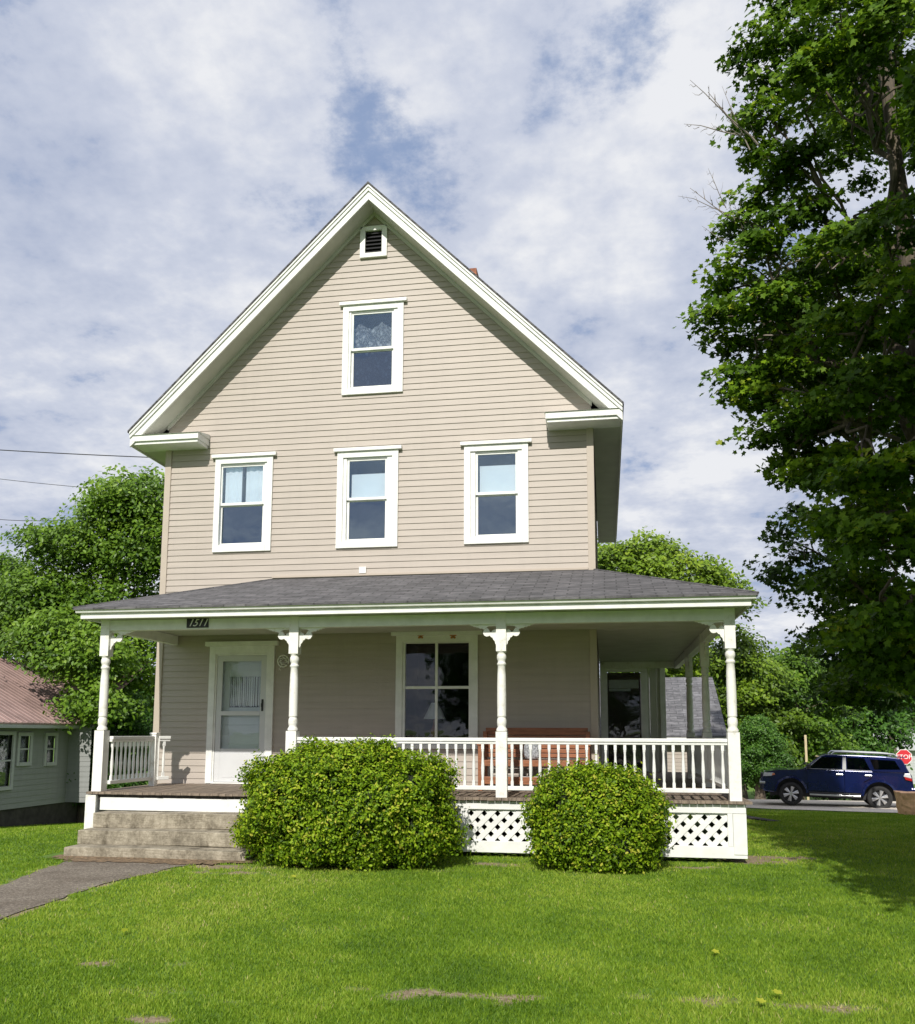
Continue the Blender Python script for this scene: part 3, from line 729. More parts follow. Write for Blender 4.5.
# beams, ceiling, eaves
mb = MB(); mb.box(.235,8.397,PY-.052,PY+.052,ZB,2.965); mb.box(.235,.33,PY+.053,-.03,ZB,2.965); mb.box(8.30,8.397,PY+.053,EY-.05,ZB,2.965)
mb.build('porch_beam', M['white'], house, bevel=.004)
mb = MB(); x = 0
for (xa, xb, ya, yb) in ((.06,8.54,-2.2,-.03),(XR+.03,8.54,-.03,EY-.02)):
    y = ya
    while y < yb-.01: mb.box(xa, xb, y, min(y+.070,yb), 2.968, 2.981); y += .088
    mb.box(xa, xb, ya, yb, 2.982, 2.99)
mb.build('porch_ceiling', M['beadboard'], house)
EX0, EX1, EYF, EZ = .04, 8.60, -2.26, 3.095
mb = MB()
mb.box(EX0+.03,EX1-.03,EYF+.02,EYF+.045,2.955,3.026); mb.prism([(EYF+.010,3.027),(EYF-.022,3.032),(EYF-.038,3.084),(EYF+.044,3.084),(EYF+.044,3.027)],'x',EX0-.02,EX1+.02)
mb.box(EX0+.03,EX0+.055,EYF+.046,-.01,2.955,3.035); mb.box(EX0-.02,EX0+.055,EYF+.046,-.01,3.036,3.082)
mb.box(EX1-.055,EX1-.03,EYF+.046,EY,2.955,3.035); mb.box(EX1-.055,EX1+.02,EYF+.046,EY,3.036,3.082)
mb.build('porch_fascia', M['white'], house, bevel=.005)
mb = MB(); t = .028
A = (EX0-.04,EYF-.05,EZ); B = (EX1+.04,EYF-.05,EZ); Cc = (1.83,-.012,3.825); D = (XR-.0,-.012,3.845)
mb.slab([A,B,D,Cc],t); mb.slab([(EX0-.04,-.012,EZ),A,Cc],t); 
mb.slab([B,(EX1+.04,EY+.1,EZ),(XR+.03,EY+.1,3.845),(XR+.03,-.012,3.845)],t)
pr = mb.build('porch_roof', M['shingle'], house)
MB().tube([A,Cc],.016,6).build('hip_cap', M['shingle'], pr); MB().tube([B,D],.016,6).build('hip_cap', M['shingle'], pr)
MB().box(1.83,XR-.08,-.03,-.014,3.846,3.875).build('wall_flashing', M['trim_beige'], house)

# railings
bprof = [(.013,0),(.013,.06),(.017,.075),(.014,.095),(.019,.17),(.021,.23),(.016,.32),(.012,.40),(.015,.43),(.018,.445),(.014,.46),(.016,.53)]
mbb = MB(); mbb.box(-.017,.017,-.017,.017,0,.075); mbb.lathe([(r,z) for r,z in bprof if .06 <= z <= .46], seg=8); mbb.box(-.017,.017,-.017,.017,.455,.535)
bal_me = None
def railing(x0, x1, y0, y1, n, label=None, z=FZ):
    global bal_me
    d = Vector((x1-x0, y1-y0, 0)); L = d.length; ang = math.atan2(d.y, d.x)
    r = MB(); r.box(0,L,-.036,.036,.672,.716); r.box(0,L,-.022,.022,.640,.671); r.box(0,L,-.024,.024,.085,.135)
    if L < .3: r.box(0,.012,-.022,.022,.1345,.6405)
    o = r.build('railing', M['white'], house, (x0,y0,z), bevel=.006); o.rotation_euler.z = ang
    if label: o['label'] = label
    for i in range(n):
        p = (L*(i+.5)/n, 0, .12)
        if bal_me is None: b = mbb.build('baluster', M['white'], o, p, smooth=True); bal_me = b.data
        else: b = link('baluster', bal_me, o, p)
    return o
railing(PX[1]+.07,PX[2]-.07,PY,PY,23); railing(PX[2]+.07,PX[3]-.07,PY,PY,23)
railing(PX[0]+.09,PX[0]+.09+.02,PY+.07,-.80,10)
railing(PX[3],PX[3],PY+.07,.73,22); railing(PX[3],PX[3],.87,3.28,20)
mb = MB(); mb.box(-.045,.045,-.045,.045,0,.74); mb.box(-.055,.055,-.055,.055,.741,.765); mb.build('newel_post', M['white2'], house, (.40,-.75,FZ), bevel=.004)
railing(.45,.56,-.73,-.60,1)

# concrete steps (own thing)
st = thing('concrete_steps', 'three weathered grey concrete steps leading up to the porch', 'steps', (1.5,-2.4,0))
for i, (xa, xb, ya, z0_, z1_) in enumerate(((.45,2.60,-2.32,.285,.468),(.44,2.66,-2.62,.115,.285),(.465,2.76,-2.92,-.06,.115))):
    b = bmesh.new(); bmesh.ops.create_cube(b, size=1)
    for v in b.verts: v.co = Vector(((xa+xb)/2+(xb-xa)*v.co.x, (ya-2.0)/2+(-2.0-ya)*v.co.y, (z0_+z1_)/2+(z1_-z0_)*v.co.z))-Vector((1.5,-2.4,0))
    bmesh.ops.subdivide_edges(b, edges=b.edges[:], cuts=14, use_grid_fill=True)
    for v in b.verts:
        q = v.co.copy(); v.co += Vector((0, .007*math.sin(q.x*5+i)+rnd.uniform(-.0015,.0015), .006*math.sin(q.x*2.3+i)))
    me = bpy.data.meshes.new('step'); b.to_mesh(me); b.free(); me.materials.append(M['concrete'])
    o = link('step', me, st); bv = o.modifiers.new('b','BEVEL'); bv.width = .02; bv.segments = 3; bv.limit_method = 'ANGLE'; bv.angle_limit = math.radians(50)

# house number
def text_mesh(name, body, size, mat, parent, loc, rot=(PI/2,0,0), shear=0, ext=.003):
    cu = bpy.data.curves.new(name, 'FONT'); cu.body = body; cu.size = size; cu.align_x = 'CENTER'; cu.align_y = 'CENTER'; cu.extrude = ext; cu.shear = shear
    to = bpy.data.objects.new(name, cu); COL.objects.link(to); bpy.context.view_layer.update()
    me = bpy.data.meshes.new_from_object(to.evaluated_get(bpy.context.evaluated_depsgraph_get())); bpy.data.objects.remove(to); me.materials.clear(); me.materials.append(mat)
    o = link(name, me, parent, loc); o.rotation_euler = rot; return o
q0, q1 = at(187,618.5,-1.99), at(208.3,627.5,-1.99)
hn = thing('house_number_plaque', 'small black plaque with italic number 1511 on the porch beam', 'house number', ((q0.x+q1.x)/2,-1.984,(q0.z+q1.z)/2))
w, h = (q1.x-q0.x)/2, (q0.z-q1.z)/2
MB().box(-w,w,-.012,0,-h,h).build('plate', M['black'], hn, bevel=.002)
text_mesh('numerals', '1511', .135, M['white'], hn, (0,-.014,-.002), shear=.45)

# ornaments
for px, lb in ((420.5,'orange butterfly ornament above the left panes of the porch window'),(453,'orange butterfly ornament above the right panes of the porch window')):
    q = at(px, 636, -.06); t = thing('butterfly_ornament', lb, 'ornament', (q.x,-.045,q.z), 0, 'butterflies on the window head')
    mb = MB()
    for s in (-1,1):
        mb.prism([(0,.0),(s*.018,.03),(s*.05,.038),(s*.052,.008),(s*.02,-.004)], 'y', -.012,-.006); mb.prism([(0,-.002),(s*.03,-.006),(s*.042,-.03),(s*.02,-.04),(s*.003,-.02)], 'y', -.013,-.005)
    mb.build('wing', M['orange'], t); MB().tube([(0,-.012,-.035),(0,-.014,.03)],.004,6).build('body', M['black'], t)
q = at(283, 661, -.05)
wr = thing('round_wall_ornament', 'round pale scrollwork ornament on the siding beside the front door', 'ornament', (q.x,-.03,q.z))
mb = MB()
for R_, r_ in ((.088,.011),(.05,.008)):
    mb.tube([(R_*math.cos(a*2*PI/24),-.01,R_*math.sin(a*2*PI/24)) for a in range(25)], r_, 6)
mb.build('ring', M['white2'], wr, smooth=True)
mb = MB()
for k in range(7):
    a0 = k*2*PI/7; mb.tube([((.02+.066*s/5)*math.cos(a0+s*.2),-.012,(.02+.066*s/5)*math.sin(a0+s*.2)) for s in range(6)], .006, 5)
mb.tube([(-.03,-.012,-.08),(-.06,-.02,-.12),(-.03,-.02,-.14)], .008, 5)
mb.build('scrollwork', M['white2'], wr)

# table lamp inside the window
q = at(434.5, 719, .20); lm = thing('table_lamp', 'table lamp with cream cone shade inside the porch window', 'lamp', (q.x,.20,q.z-.42))
MB().lathe([(.165,.42),(.05,.66),(.045,.66),(.16,.42)], seg=24, cap=False).build('lamp_shade', M['lampshade'], lm, smooth=True)
MB().lathe([(.09,0),(.09,.02),(.02,.05),(.05,.15),(.06,.24),(.02,.34),(.012,.45)], seg=16).build('lamp_base', M['brick'], lm, smooth=True)

# bench
be = thing('porch_bench', 'reddish brown wooden slatted bench against the porch wall', 'bench', (5.91,-.55,FZ))
L2 = .72
mb = MB()
for i in range(6): z = .44+i*.062; mb.box(-L2,L2,.24+i*.012,.262+i*.012,z,z+.052)
mb.box(-L2-.0,L2,.31,.335,.80,.85); be_b = mb.build('backrest', M['wood_red'], be, bevel=.004)
mb = MB()
for i in range(6): mb.box(-L2,L2,-.22+i*.078,-.155+i*.078,.385,.407)
mb.box(-L2,L2,-.25,-.228,.33,.41); mb.build('seat', M['wood_red'], be, bevel=.004)
for s in (-1,1):
    for y, h_ in ((-.24,.60),(.26,.80)): MB().box(s*L2-.03,s*L2+.03,y-.025,y+.025,0,h_).build('leg', M['wood_red'], be, bevel=.004)
    MB().box(s*L2-.045,s*L2+.045,-.28,.26,.605,.63).build('armrest', M['wood_red'], be, bevel=.006)
MB().box(-L2+.031,L2-.031,-.235,-.215,.09,.19).build('lower_rail', M['wood_red'], be, bevel=.004)
cu = thing('patterned_cushion', 'small grey and white patterned cushion standing on the porch bench', 'cushion', (5.86,-.45,FZ+.41))
bm_ = bmesh.new(); bmesh.ops.create_uvsphere(bm_, u_segments=20, v_segments=12, radius=1)
for v in bm_.verts:
    x, y, z = v.co; e = lambda t, p: math.copysign(abs(t)**p, t); v.co = Vector((e(x,.6)*.11, y*.05, e(z,.6)*.12+.12))
me = bpy.data.meshes.new('cushion_body'); bm_.to_mesh(me); bm_.free(); me.materials.append(M['cushion']); link('cushion_body', me, cu)
for x, lb in ((5.78,'small white pot under the bench, left of the pair'),(5.97,'small white pot under the bench, right of the pair')):
    p = thing('small_pot', lb, 'pot', (x,-.62,FZ), 0, 'white pots under the bench'); MB().lathe([(.045,0),(.06,.16),(.066,.16),(.066,.19),(.055,.19),(.05,.16)], seg=16).build('pot_body', M['white'], p, smooth=True)

# white flowers beyond side porch handled with shrubs below

# ------------------------------------------------------------------ garage beyond
gz = Tf(9,14.5)
ga = thing('garage', 'low beige garage with a grey shingled roof behind the side porch', 'garage', (9,14,gz))
GY = 14.0; e0 = at(728,736,GY-.35); r0_ = at(715.5,677,GY+2.9)
gx1 = e0.x; gx0 = 5.5; ez_, rz_ = e0.z, r0_.z
def rel(o, p): return tuple(Vector(p)-o.location)
mb = MB(); siding(mb, lambda z: (gx0+.25-9, gx1-.25-9), .15, ez_-gz-.04, [], 'y', 0, exp=.11)
siding(mb, lambda z: (0,5.8), .15, ez_-gz+.1, [], 'x', gx1-.25-9, -1, exp=.11); mb.build('wall', M['siding'], ga, uv=False)
MB().box(gx0+.26-9,gx1-.26-9,.01,5.8,-.6,.15).build('foundation', M['concrete'], ga)
mb = MB(); L_ = ez_-gz; R_ = rz_-gz
mb.slab([(gx0-9,-.35,L_),(gx1-9,-.35,L_),(gx1-9,2.9,R_),(gx0-9,2.9,R_)],.05); mb.slab([(gx1-9,6.15,L_),(gx0-9,6.15,L_),(gx0-9,2.9,R_),(gx1-9,2.9,R_)],.05)
mb.build('roof', M['shingle2'], ga)
mb = MB(); mb.box(gx0-9,gx1-9,-.36,-.33,L_-.19,L_-.052); mb.build('fascia', M['white'], ga)
mb = MB(); mb.add([(gx1-.26-9,0,L_-.1),(gx1-.26-9,5.8,L_-.1),(gx1-.26-9,2.9,R_-.07)], [(0,1,2)]); mb.build('gable', M['siding'], ga)

# ------------------------------------------------------------------ neighbour's house on the left
NX = -8.0; nb = thing('neighbour_house', 'low pale green clapboard house with a faded red metal roof left of the porch', 'house', (NX,8,Tf(NX,8)))
oz = nb.location.z
def L(x, y, z): return (x-NX, y-8, z-oz)
ops = []
wr_ = [(at(0,735,5).x and 4.2, 1)]  # unused
def ywall(px, py):     # where the sight line meets the wall plane x = NX
    d = FW + RT*((px-457.5)/CF) + UP*((CPY-py)/CF); p = CAM+d*((NX-CAM.x)/d.x); return p.y, p.z
wins = [(ywall(-14,735),ywall(9,786)),(ywall(19.5,736),ywall(28,762)),(ywall(46.5,736),ywall(53.5,762))]
for (a, zt_), (b, zb_) in wins: ops.append((a-8, b-8, zb_-oz, zt_-oz))
zfoot = -.46
mb = MB(); siding(mb, lambda z: (2.5-8, 12.5-8), zfoot-oz, 1.62-oz, ops, 'x', 0, -1, exp=.14)
mb.build('wall', M['siding_green'], nb, uv=False)
mb = MB(); siding(mb, lambda z: (-7, 0), zfoot-oz, 1.62-oz, [], 'y', 2.5-8, 1, exp=.14); mb.build('wall', M['siding_green'], nb, uv=False)
mb = MB(); mb.prism([(-7,1.62-oz),(0,1.62-oz),(-3.5,3.8-oz)], 'y', 2.5-8, 2.52-8); mb.build('gable', M['siding_green'], nb)
MB().box(-7,-.03,2.53-8,12.45-8,-.5,zfoot-oz).build('foundation', M['foundation'], nb)
for (a, zt_), (b, zb_) in wins:
    a -= 8; b -= 8; zt_ -= oz; zb_ -= oz
    mb = MB(); mb.box(.0,.045,a-.09,a,zb_-.09,zt_+.09); mb.box(.0,.045,b,b+.09,zb_-.09,zt_+.09); mb.box(.0,.045,a,b,zt_,zt_+.09); mb.box(.0,.06,a,b,zb_-.09,zb_)
    zm = (zt_+zb_)/2; mb.box(-.01,.02,a,b,zm-.02,zm+.02)
    wn = mb.build('window', M['siding_white'], nb); MB().box(-.04,-.035,a,b,zb_,zt_).build('pane', M['glass_porch'], wn)
    MB().box(-.16,-.12,a-.15,b+.15,zb_-.15,zt_+.15).build('unlit_room_backing', M['dark'], wn)  # black sheet close behind the glass, in place of a dark interior
# ribbed metal roof
mb = MB(); p0 = 2.2-8; p1 = 9.7-8; ex, ez2, rx, rz2 = .32, 1.70-oz, -3.5, 3.75-oz; y = p0
mb.slab([(ex,p0,ez2),(ex,12.6-8,ez2),(rx,12.6-8,rz2),(rx,p0,rz2)][::-1],.04); mb.slab([(-7.3,p0,ez2),(-7.3,12.6-8,ez2),(rx,12.6-8,rz2),(rx,p0,rz2)],.04)
while y < 12.6-8:
    mb.tube([(ex,y,ez2+.008),(rx,y,rz2+.008)], .02, 4); y += .23
mb.build('roof', M['metalroof'], nb)
MB().box(.27,.33,p0,12.6-8,1.57-oz,1.655-oz).build('fascia', M['siding_white'], nb)
# rear wing with roof facing the street
mb = MB(); mb.slab([(-6,1.7,1.75-oz),(.5,1.7,1.75-oz),(.5,5.6,3.75-oz),(-6,5.6,3.75-oz)],.05)
mb.build('wing_roof', M['rust'], nb); mb = MB(); siding(mb, lambda z: (0,.7), zfoot-oz, 1.7-oz, [], 'y', 2.0, 1, exp=.14); mb.build('wing_wall', M['siding_green'], nb, uv=False)

# ------------------------------------------------------------------ far white building, sign, stake, stone
fb = thing('white_building', 'white building with grey roof and a red brick gable far behind the stop sign', 'building', (30,52,Tf(30,52)))
q = at(868,757,52); zz = fb.location.z; x0_ = q.x-30; wt = at(905,748,52).z-zz
mb = MB(); siding(mb, lambda z: (x0_,x0_+14), 0, wt, [], 'y', 0, exp=.2); mb.build('wall', M['siding_white'], fb, uv=False)
MB().box(x0_+.1,x0_+13.9,.1,8,0,wt-.05).build('wall', M['siding_white'], fb)
mb = MB(); mb.slab([(x0_-.4,-.5,wt),(x0_+14.4,-.5,wt),(x0_+14.4,4,wt+1.5),(x0_+1.5,4,wt+1.5)],.15); mb.build('roof', M['siding_white'], fb)
q = at(908,700,56); gx = q.x-30; gh = q.z-zz
mb = MB(); mb.prism([(gx-2.3,wt),(gx+3.3,wt),(gx+.9,gh)], 'y', 4, 9); mb.build('gable', M['galv'], fb)
mb = MB(); mb.prism([(gx-.4,gh-1.6),(gx+3.4,wt+.3),(gx+3.8,wt+.3),(gx+.95,gh+.3),(gx-.2,gh-1.0)], 'y', 3.5, 9.3); mb.build('gable_roof', M['rust'], fb)
for k in range(3):
    MB().box(gx-.4+k*1.4,gx+.3+k*1.4,3.96,3.99,wt+.3,wt+1.4).build('window', M['dark'], fb)
for k in range(5):
    MB().box(x0_+1.5+k*2.3,x0_+2.4+k*2.3,-.06,-.03,wt-1.6,wt-.6).build('window', M['dark'], fb)

q = at(904,757.3,27); sz = .335
q = at(904,757.0,27); ss = thing('stop_sign', 'red octagonal stop sign on a post behind the rear of the blue car', 'sign', (q.x,27,Tf(q.x,27)))
MB().tube([(0,.02,-.1),(0,.02,q.z-ss.location.z+.3)],.025,8).build('post', M['galv'], ss)
zc = q.z-ss.location.z
def octa(r): return [(r*math.cos(PI/8+k*PI/4), zc+r*math.sin(PI/8+k*PI/4)) for k in range(8)]
MB().prism(octa(sz), 'y', -.012, -.004).build('border', M['signwhite'], ss); MB().prism(octa(sz*.93), 'y', -.016, -.0125).build('face', M['signred'], ss)
text_mesh('lettering', 'STOP', .25, M['signwhite'], ss, (0,-.018,zc))
q = at(805.2,735,24); sk = thing('wooden_stake', 'tall pale wooden stake standing behind the blue car', 'post', (q.x,24,Tf(q.x,24)))
MB().box(-.045,.045,-.03,.03,-.2,q.z-sk.location.z).build('stake_body', M['palewood'], sk, bevel=.01)
q = at(906,803,11.6); rk = thing('tan_boulder', 'rough tan orange stone block on the lawn edge in front of the blue car', 'rock', (q.x+.42,11.6,Tf(q.x,11.6)+.10))
bm_ = bmesh.new(); bmesh.ops.create_cube(bm_, size=1); bmesh.ops.subdivide_edges(bm_, edges=bm_.edges[:], cuts=5, use_grid_fill=True)
for v in bm_.verts:
    v.co.x *= 1.15+.12*v.co.z; v.co.y *= .6; v.co.z = v.co.z*.55+.2
    v.co += Vector((rnd.uniform(-1,1),rnd.uniform(-1,1),rnd.uniform(-1,1)))*.018
me = bpy.data.meshes.new('boulder_body'); bm_.to_mesh(me); bm_.free(); me.materials.append(M['stone']); link('boulder_body', me, rk)
q = at(758,813,6.4); bd = thing('dark_plank', 'dark weathered plank lying on the grass beside the porch corner', 'plank', (9.55,5.2,Tf(9.6,5.2)), -1.15)
mb = MB(); mb.box(-.9,.9,-.10,.10,.02,.06); mb.box(-.7,-.62,-.14,.14,0,.02); mb.box(.62,.7,-.14,.14,0,.02); mb.build('plank_body', M['foundation'], bd, bevel=.004)

# power lines
def cable(label, p0, p1, Y0, Y1, sag, r):
    a = at(p0[0], p0[1], Y0); b = at(p1[0], p1[1], Y1); d = b-a; a2 = a-d*1.0; b2 = b+d*.9; pts = []
    for i in range(25):
        t = i/24; p = a2.lerp(b2, t); p.z += sag*(4*(t-.5)**2-1)*.5+sag*.45; pts.append(p)
    o = MB().tube(pts, r, 5).build('power_cable', M['wire'], None, uv=False); tag(o, label, 'cable', 'overhead cables left of the house')
cable('uppermost overhead cable, meeting the left eave of the house', (0,450),(150,457.5),26,27,.35,.026)
cable('middle thin overhead cable crossing the top of the left tree', (0,479),(100,489),30,30,.4,.016)
cable('lowest overhead cable left of the tree crown', (0,519.5),(40,521),30,31,.4,.018)

# ------------------------------------------------------------------ SUV
def suv():
    Y0 = 17.2; X0 = at(832.5, 780, Y0).x; car = thing('parked_car', 'dark navy blue four door off road car parked on the gravel drive', 'car', (X0,Y0,Tf(X0,Y0)+.03))
    car.scale = (.905,.905,.955); car.rotation_euler = (0, math.radians(1.6), math.radians(-9.5))
    W = .95; wx = (-1.42, 1.37); wr = .395
    # lower body outline with wheel arches (x,z)
    def arch(cx, r, z0):
        a0 = math.asin((z0-.39)/r) if abs(z0-.39) < r else 0
        return [(cx-r*math.cos(a), .39+r*math.sin(a)) for a in [a0+(PI-2*a0)*i/12 for i in range(13)]]
    out = [(-2.36,.50)]+[(-2.30,.42),(-1.98,.40)]+arch(wx[0],.50,.42)+[(-.85,.40),(.80,.40)]+arch(wx[1],.50,.44)+[(2.02,.44),(2.36,.50),(2.42,.62),(2.40,.80),(2.36,1.10),(2.30,1.20),
           (-.95,1.20),(-1.2,1.165),(-1.9,1.12),(-2.18,1.06),(-2.32,.98),(-2.39,.80)]
    # body: side skins with tumblehome
    b = bmesh.new(); rows = []
    for y, sx, dz in ((-W+.03,1,0),(-W,1,0),(-W+.0,1,0)): pass
    prof_y = [(-W+.05,.985),(-W,1.0),(W,1.0),(W-.05,.985)]
    vs = [[b.verts.new((x*s, y, .8+(z-.8)*s)) for x, z in out] for y, s in prof_y]
    for r0, r1 in zip(vs[:-1], vs[1:]):
        for i in range(len(out)): b.faces.new((r0[i], r0[(i+1)%len(out)], r1[(i+1)%len(out)], r1[i]))
    b.faces.new(vs[0]); b.faces.new(vs[-1][::-1]); bmesh.ops.recalc_face_normals(b, faces=b.faces)
    me = bpy.data.meshes.new('body'); b.to_mesh(me); b.free(); me.materials.append(M['carpaint']); body = link('body', me, car)
    bv = body.modifiers.new('b','BEVEL'); bv.width = .025; bv.segments = 3; bv.limit_method = 'ANGLE'
    # cabin (pillars and roof) as tapered shell
    gl = [(-1.02,1.19),(-.48,1.62),(-.30,1.68),(.6,1.70),(1.6,1.685),(2.02,1.64),(2.10,1.58),(2.30,1.19)]
    b = bmesh.new(); t_ = lambda z: W-.03-.075*(z-1.19)/.5
    l = [b.verts.new((x,-t_(z),z)) for x, z in gl]; r = [b.verts.new((x,t_(z),z)) for x, z in gl]; n = len(gl)
    for i in range(n): b.faces.new((l[i], l[(i+1)%n], r[(i+1)%n], r[i]))
    b.faces.new(l); b.faces.new(r[::-1]); bmesh.ops.recalc_face_normals(b, faces=b.faces)
    me = bpy.data.meshes.new('cabin'); b.to_mesh(me); b.free(); me.materials.append(M['carpaint']); cab = link('cabin', me, car)
    bv = cab.modifiers.new('b','BEVEL'); bv.width = .03; bv.segments = 3; bv.limit_method = 'ANGLE'
    def panel(name, poly, mat, s, off=.006, parent=car):
        mb = MB(); vs = [(x, s*(t_(z)+off), z) for x, z in poly]+[(x, s*(t_(z)-.01), z) for x, z in poly]; n = len(poly)
        mb.add(vs, [tuple(range(n)), tuple(range(n,2*n))[::-1]]+[(i,(i+1)%n,n+(i+1)%n,n+i) for i in range(n)])
        return mb.build(name, mat, parent)
    for s in (-1, 1):
        panel('window', [(-.84,1.235),(-.40,1.60),(.22,1.61),(.20,1.235)], M['glass_car_clear'] if s < 0 else M['glass_car'], s).data.materials[0]
        panel('window', [(.38,1.235),(.38,1.61),(.92,1.61),(1.10,1.235)], M['glass_car'], s)
        panel('window', [(1.22,1.26),(1.10,1.58),(1.86,1.565),(2.02,1.29)], M['glass_car'], s)
        panel('window_trim', [(-.92,1.205),(-.92,1.222),(1.14,1.222),(1.14,1.205)], M['chrome'], s, .012)
        panel('pillar_trim', [(-.90,1.225),(-.86,1.225),(-.42,1.60),(-.45,1.61)], M['chrome'], s, .012)
        panel('pillar_trim', [(.23,1.225),(.35,1.225),(.35,1.61),(.25,1.61)], M['chrome'] if s < 0 else M['plastic'], s, .010)
        y = s*W
        def side(name, poly, mat, off, parent=car, bev=.006):
            mb = MB(); mb.prism(poly, 'y', y-s*.02, y+s*off); return mb.build(name, mat, parent, bevel=bev)
        dr = side('door', [(-.86,.52),(-.90,1.15),(-.86,1.185),(.27,1.185),(.27,.50)], M['carpaint'], .010); side('handle', [(.02,1.03),(.24,1.03),(.24,1.085),(.02,1.085)], M['chrome'], .035, dr, .012)
        dr = side('door', [(.30,.50),(.30,1.185),(1.16,1.185),(1.16,1.02),(.88,.86),(.80,.50)], M['carpaint'], .010); side('handle', [(.92,1.03),(1.14,1.03),(1.14,1.085),(.92,1.085)], M['chrome'], .035, dr, .012)
        side('running_board', [(-.82,.36),(.78,.36),(.78,.41),(-.82,.41)], M['chrome'], .045)
        side('sill', [(-.84,.41),(.80,.41),(.80,.47),(-.84,.47)], M['plastic'], .012)
        for k, cx in enumerate(wx):
            ar = [(cx-.56*math.cos(a), .39+.56*math.sin(a)) for a in [.05+(PI-.1)*i/14 for i in range(15)]]; ar2 = [(cx-.49*math.cos(a), .39+.49*math.sin(a)) for a in [.05+(PI-.1)*i/14 for i in range(15)]]
            mb = MB(); n = 15; vs = [(x, y-s*.02, z) for x, z in ar]+[(x, y-s*.02, z) for x, z in ar2]+[(x, y+s*.022, z) for x, z in ar]+[(x, y+s*.03, z) for x, z in ar2]
            fs = []
            for i in range(n-1): fs += [(2*n+i,2*n+i+1,3*n+i+1,3*n+i),(i,i+1,2*n+i+1,2*n+i),(n+i,n+i+1,3*n+i+1,3*n+i)]
            mb.add(vs, fs); mb.build('wheel_arch', M['carpaint'], car, smooth=True)
        mb = MB(); mb.box(-.92,-.78,y+s*.02 if s > 0 else y-.20,y+.20 if s > 0 else y-.02,1.22,1.36); mb.build('mirror', M['plastic'], car, bevel=.03)
        mb = MB(); mb.prism([(-2.33,.90),(-2.30,1.02),(-1.98,1.03),(-2.05,.92)], 'y', y-s*.20, y+s*.006); mb.build('headlight', M['lens_clear'], car, bevel=.01)
        mb = MB(); mb.prism([(-2.03,.94),(-1.93,.97),(-1.95,1.02),(-2.02,1.01)], 'y', y-s*.02, y+s*.010); mb.build('marker_light', M['lens_amber'], car)
        mb = MB(); mb.prism([(2.10,1.08),(2.345,1.03),(2.30,1.18),(2.14,1.175)], 'y', y-s*.14, y+s*.008); mb.build('tail_light', M['lens_clear'], car, bevel=.01)
        mb = MB(); mb.prism([(2.16,.98),(2.36,.94),(2.345,1.028),(2.12,1.07)], 'y', y-s*.14, y+s*.007); mb.build('tail_light', M['lens_red'], car, bevel=.01)
        mb = MB(); yr = s*(t_(1.68)-.07); mb.tube([(-.1,yr,1.69),(.0,yr,1.775),(.4,yr,1.785),(1.5,yr,1.775),(1.85,yr,1.76),(1.95,yr,1.67)], .028, 8); mb.build('roof_rail', M['chrome'], car, smooth=True)
        for cx in wx:
            yc = s*(W-.10)
            wm = MB().lathe([(.33,-.125),(.375,-.115),(.395,-.08),(.395,.08),(.375,.115),(.33,.125),(.26,.11),(.26,-.11),(.33,-.125)], (0,0,0), 36, 'y', False).build('wheel', M['rubber'], car, (cx,yc,.373), smooth=True); wm.scale = (1,1,.943)
            rm = MB(); rm.lathe([(.26,-.10),(.275,-.09),(.275,.09),(.262,.10),(.245,.09),(.245,-.09)], (0,0,0), 36, 'y', False)
            rm.lathe([(.06,-.02),(.06,.02)], (0,s*.075,0), 14, 'y')
            for k in range(6):
                for dd in (-.13,.13):
                    a = k*PI/3+.3; a1 = a+dd; p0 = Vector((.05*math.cos(a), s*.085, .05*math.sin(a))); p1 = Vector((.25*math.cos(a1), s*.075, .25*math.sin(a1)))
                    rm.tube([p0,p1],[.026,.036],6)
            rm.build('rim', M['chrome'], wm, smooth=True); MB().lathe([(.24,-.01),(.24,.01)], (0,s*.02,0), 24, 'y').build('brake_disc', M['plastic'], wm)
    # front: grille, bumper; rear bumper; windscreen
    MB().box(-2.415,-2.33,-.42,.42,.72,.98).build('grille', M['plastic'], car, bevel=.02)
    mb = MB(); mb.box(-2.44,-2.30,-.93,.93,.46,.64); mb.build('bumper', M['plastic'], car, bevel=.04); mb = MB(); mb.box(-2.45,-2.26,-.955,.955,.66,.735); mb.build('bumper_trim', M['chrome'], car, bevel=.02)
    mb = MB(); mb.box(2.30,2.49,-.92,.92,.50,.74); mb.build('bumper', M['carpaint'], car, bevel=.05)
    mb = MB(); mb.add([(-1.0,-.84,1.225),(-1.0,.84,1.225),(-.515,.83,1.605),(-.515,-.83,1.605),(-.98,-.84,1.21),(-.98,.84,1.21),(-.49,.83,1.59),(-.49,-.83,1.59)], [(0,1,2,3),(4,7,6,5),(0,4,5,1),(1,5,6,2),(2,6,7,3),(3,7,4,0)]); mb.build('windscreen', M['glass_car'], car)
    mb = MB(); mb.prism([(1.98,1.70),(2.22,1.68),(2.20,1.655),(2.0,1.66)], 'y', -.66,.66); mb.build('spoiler', M['carpaint'], car, bevel=.01)
    MB().tube([(-.65,-.6,1.17),(-.68,-.75,1.50)],.01,5).build('antenna', M['black'], car)
    for cx in wx: MB().box(cx-.35,cx+.35,-.85,.85,.30,.72).build('chassis', M['plastic'], car) if cx > 5 else None
    MB().box(-2.1,2.1,-.66,.66,.28,1.05).build('chassis', M['plastic'], car)
suv()

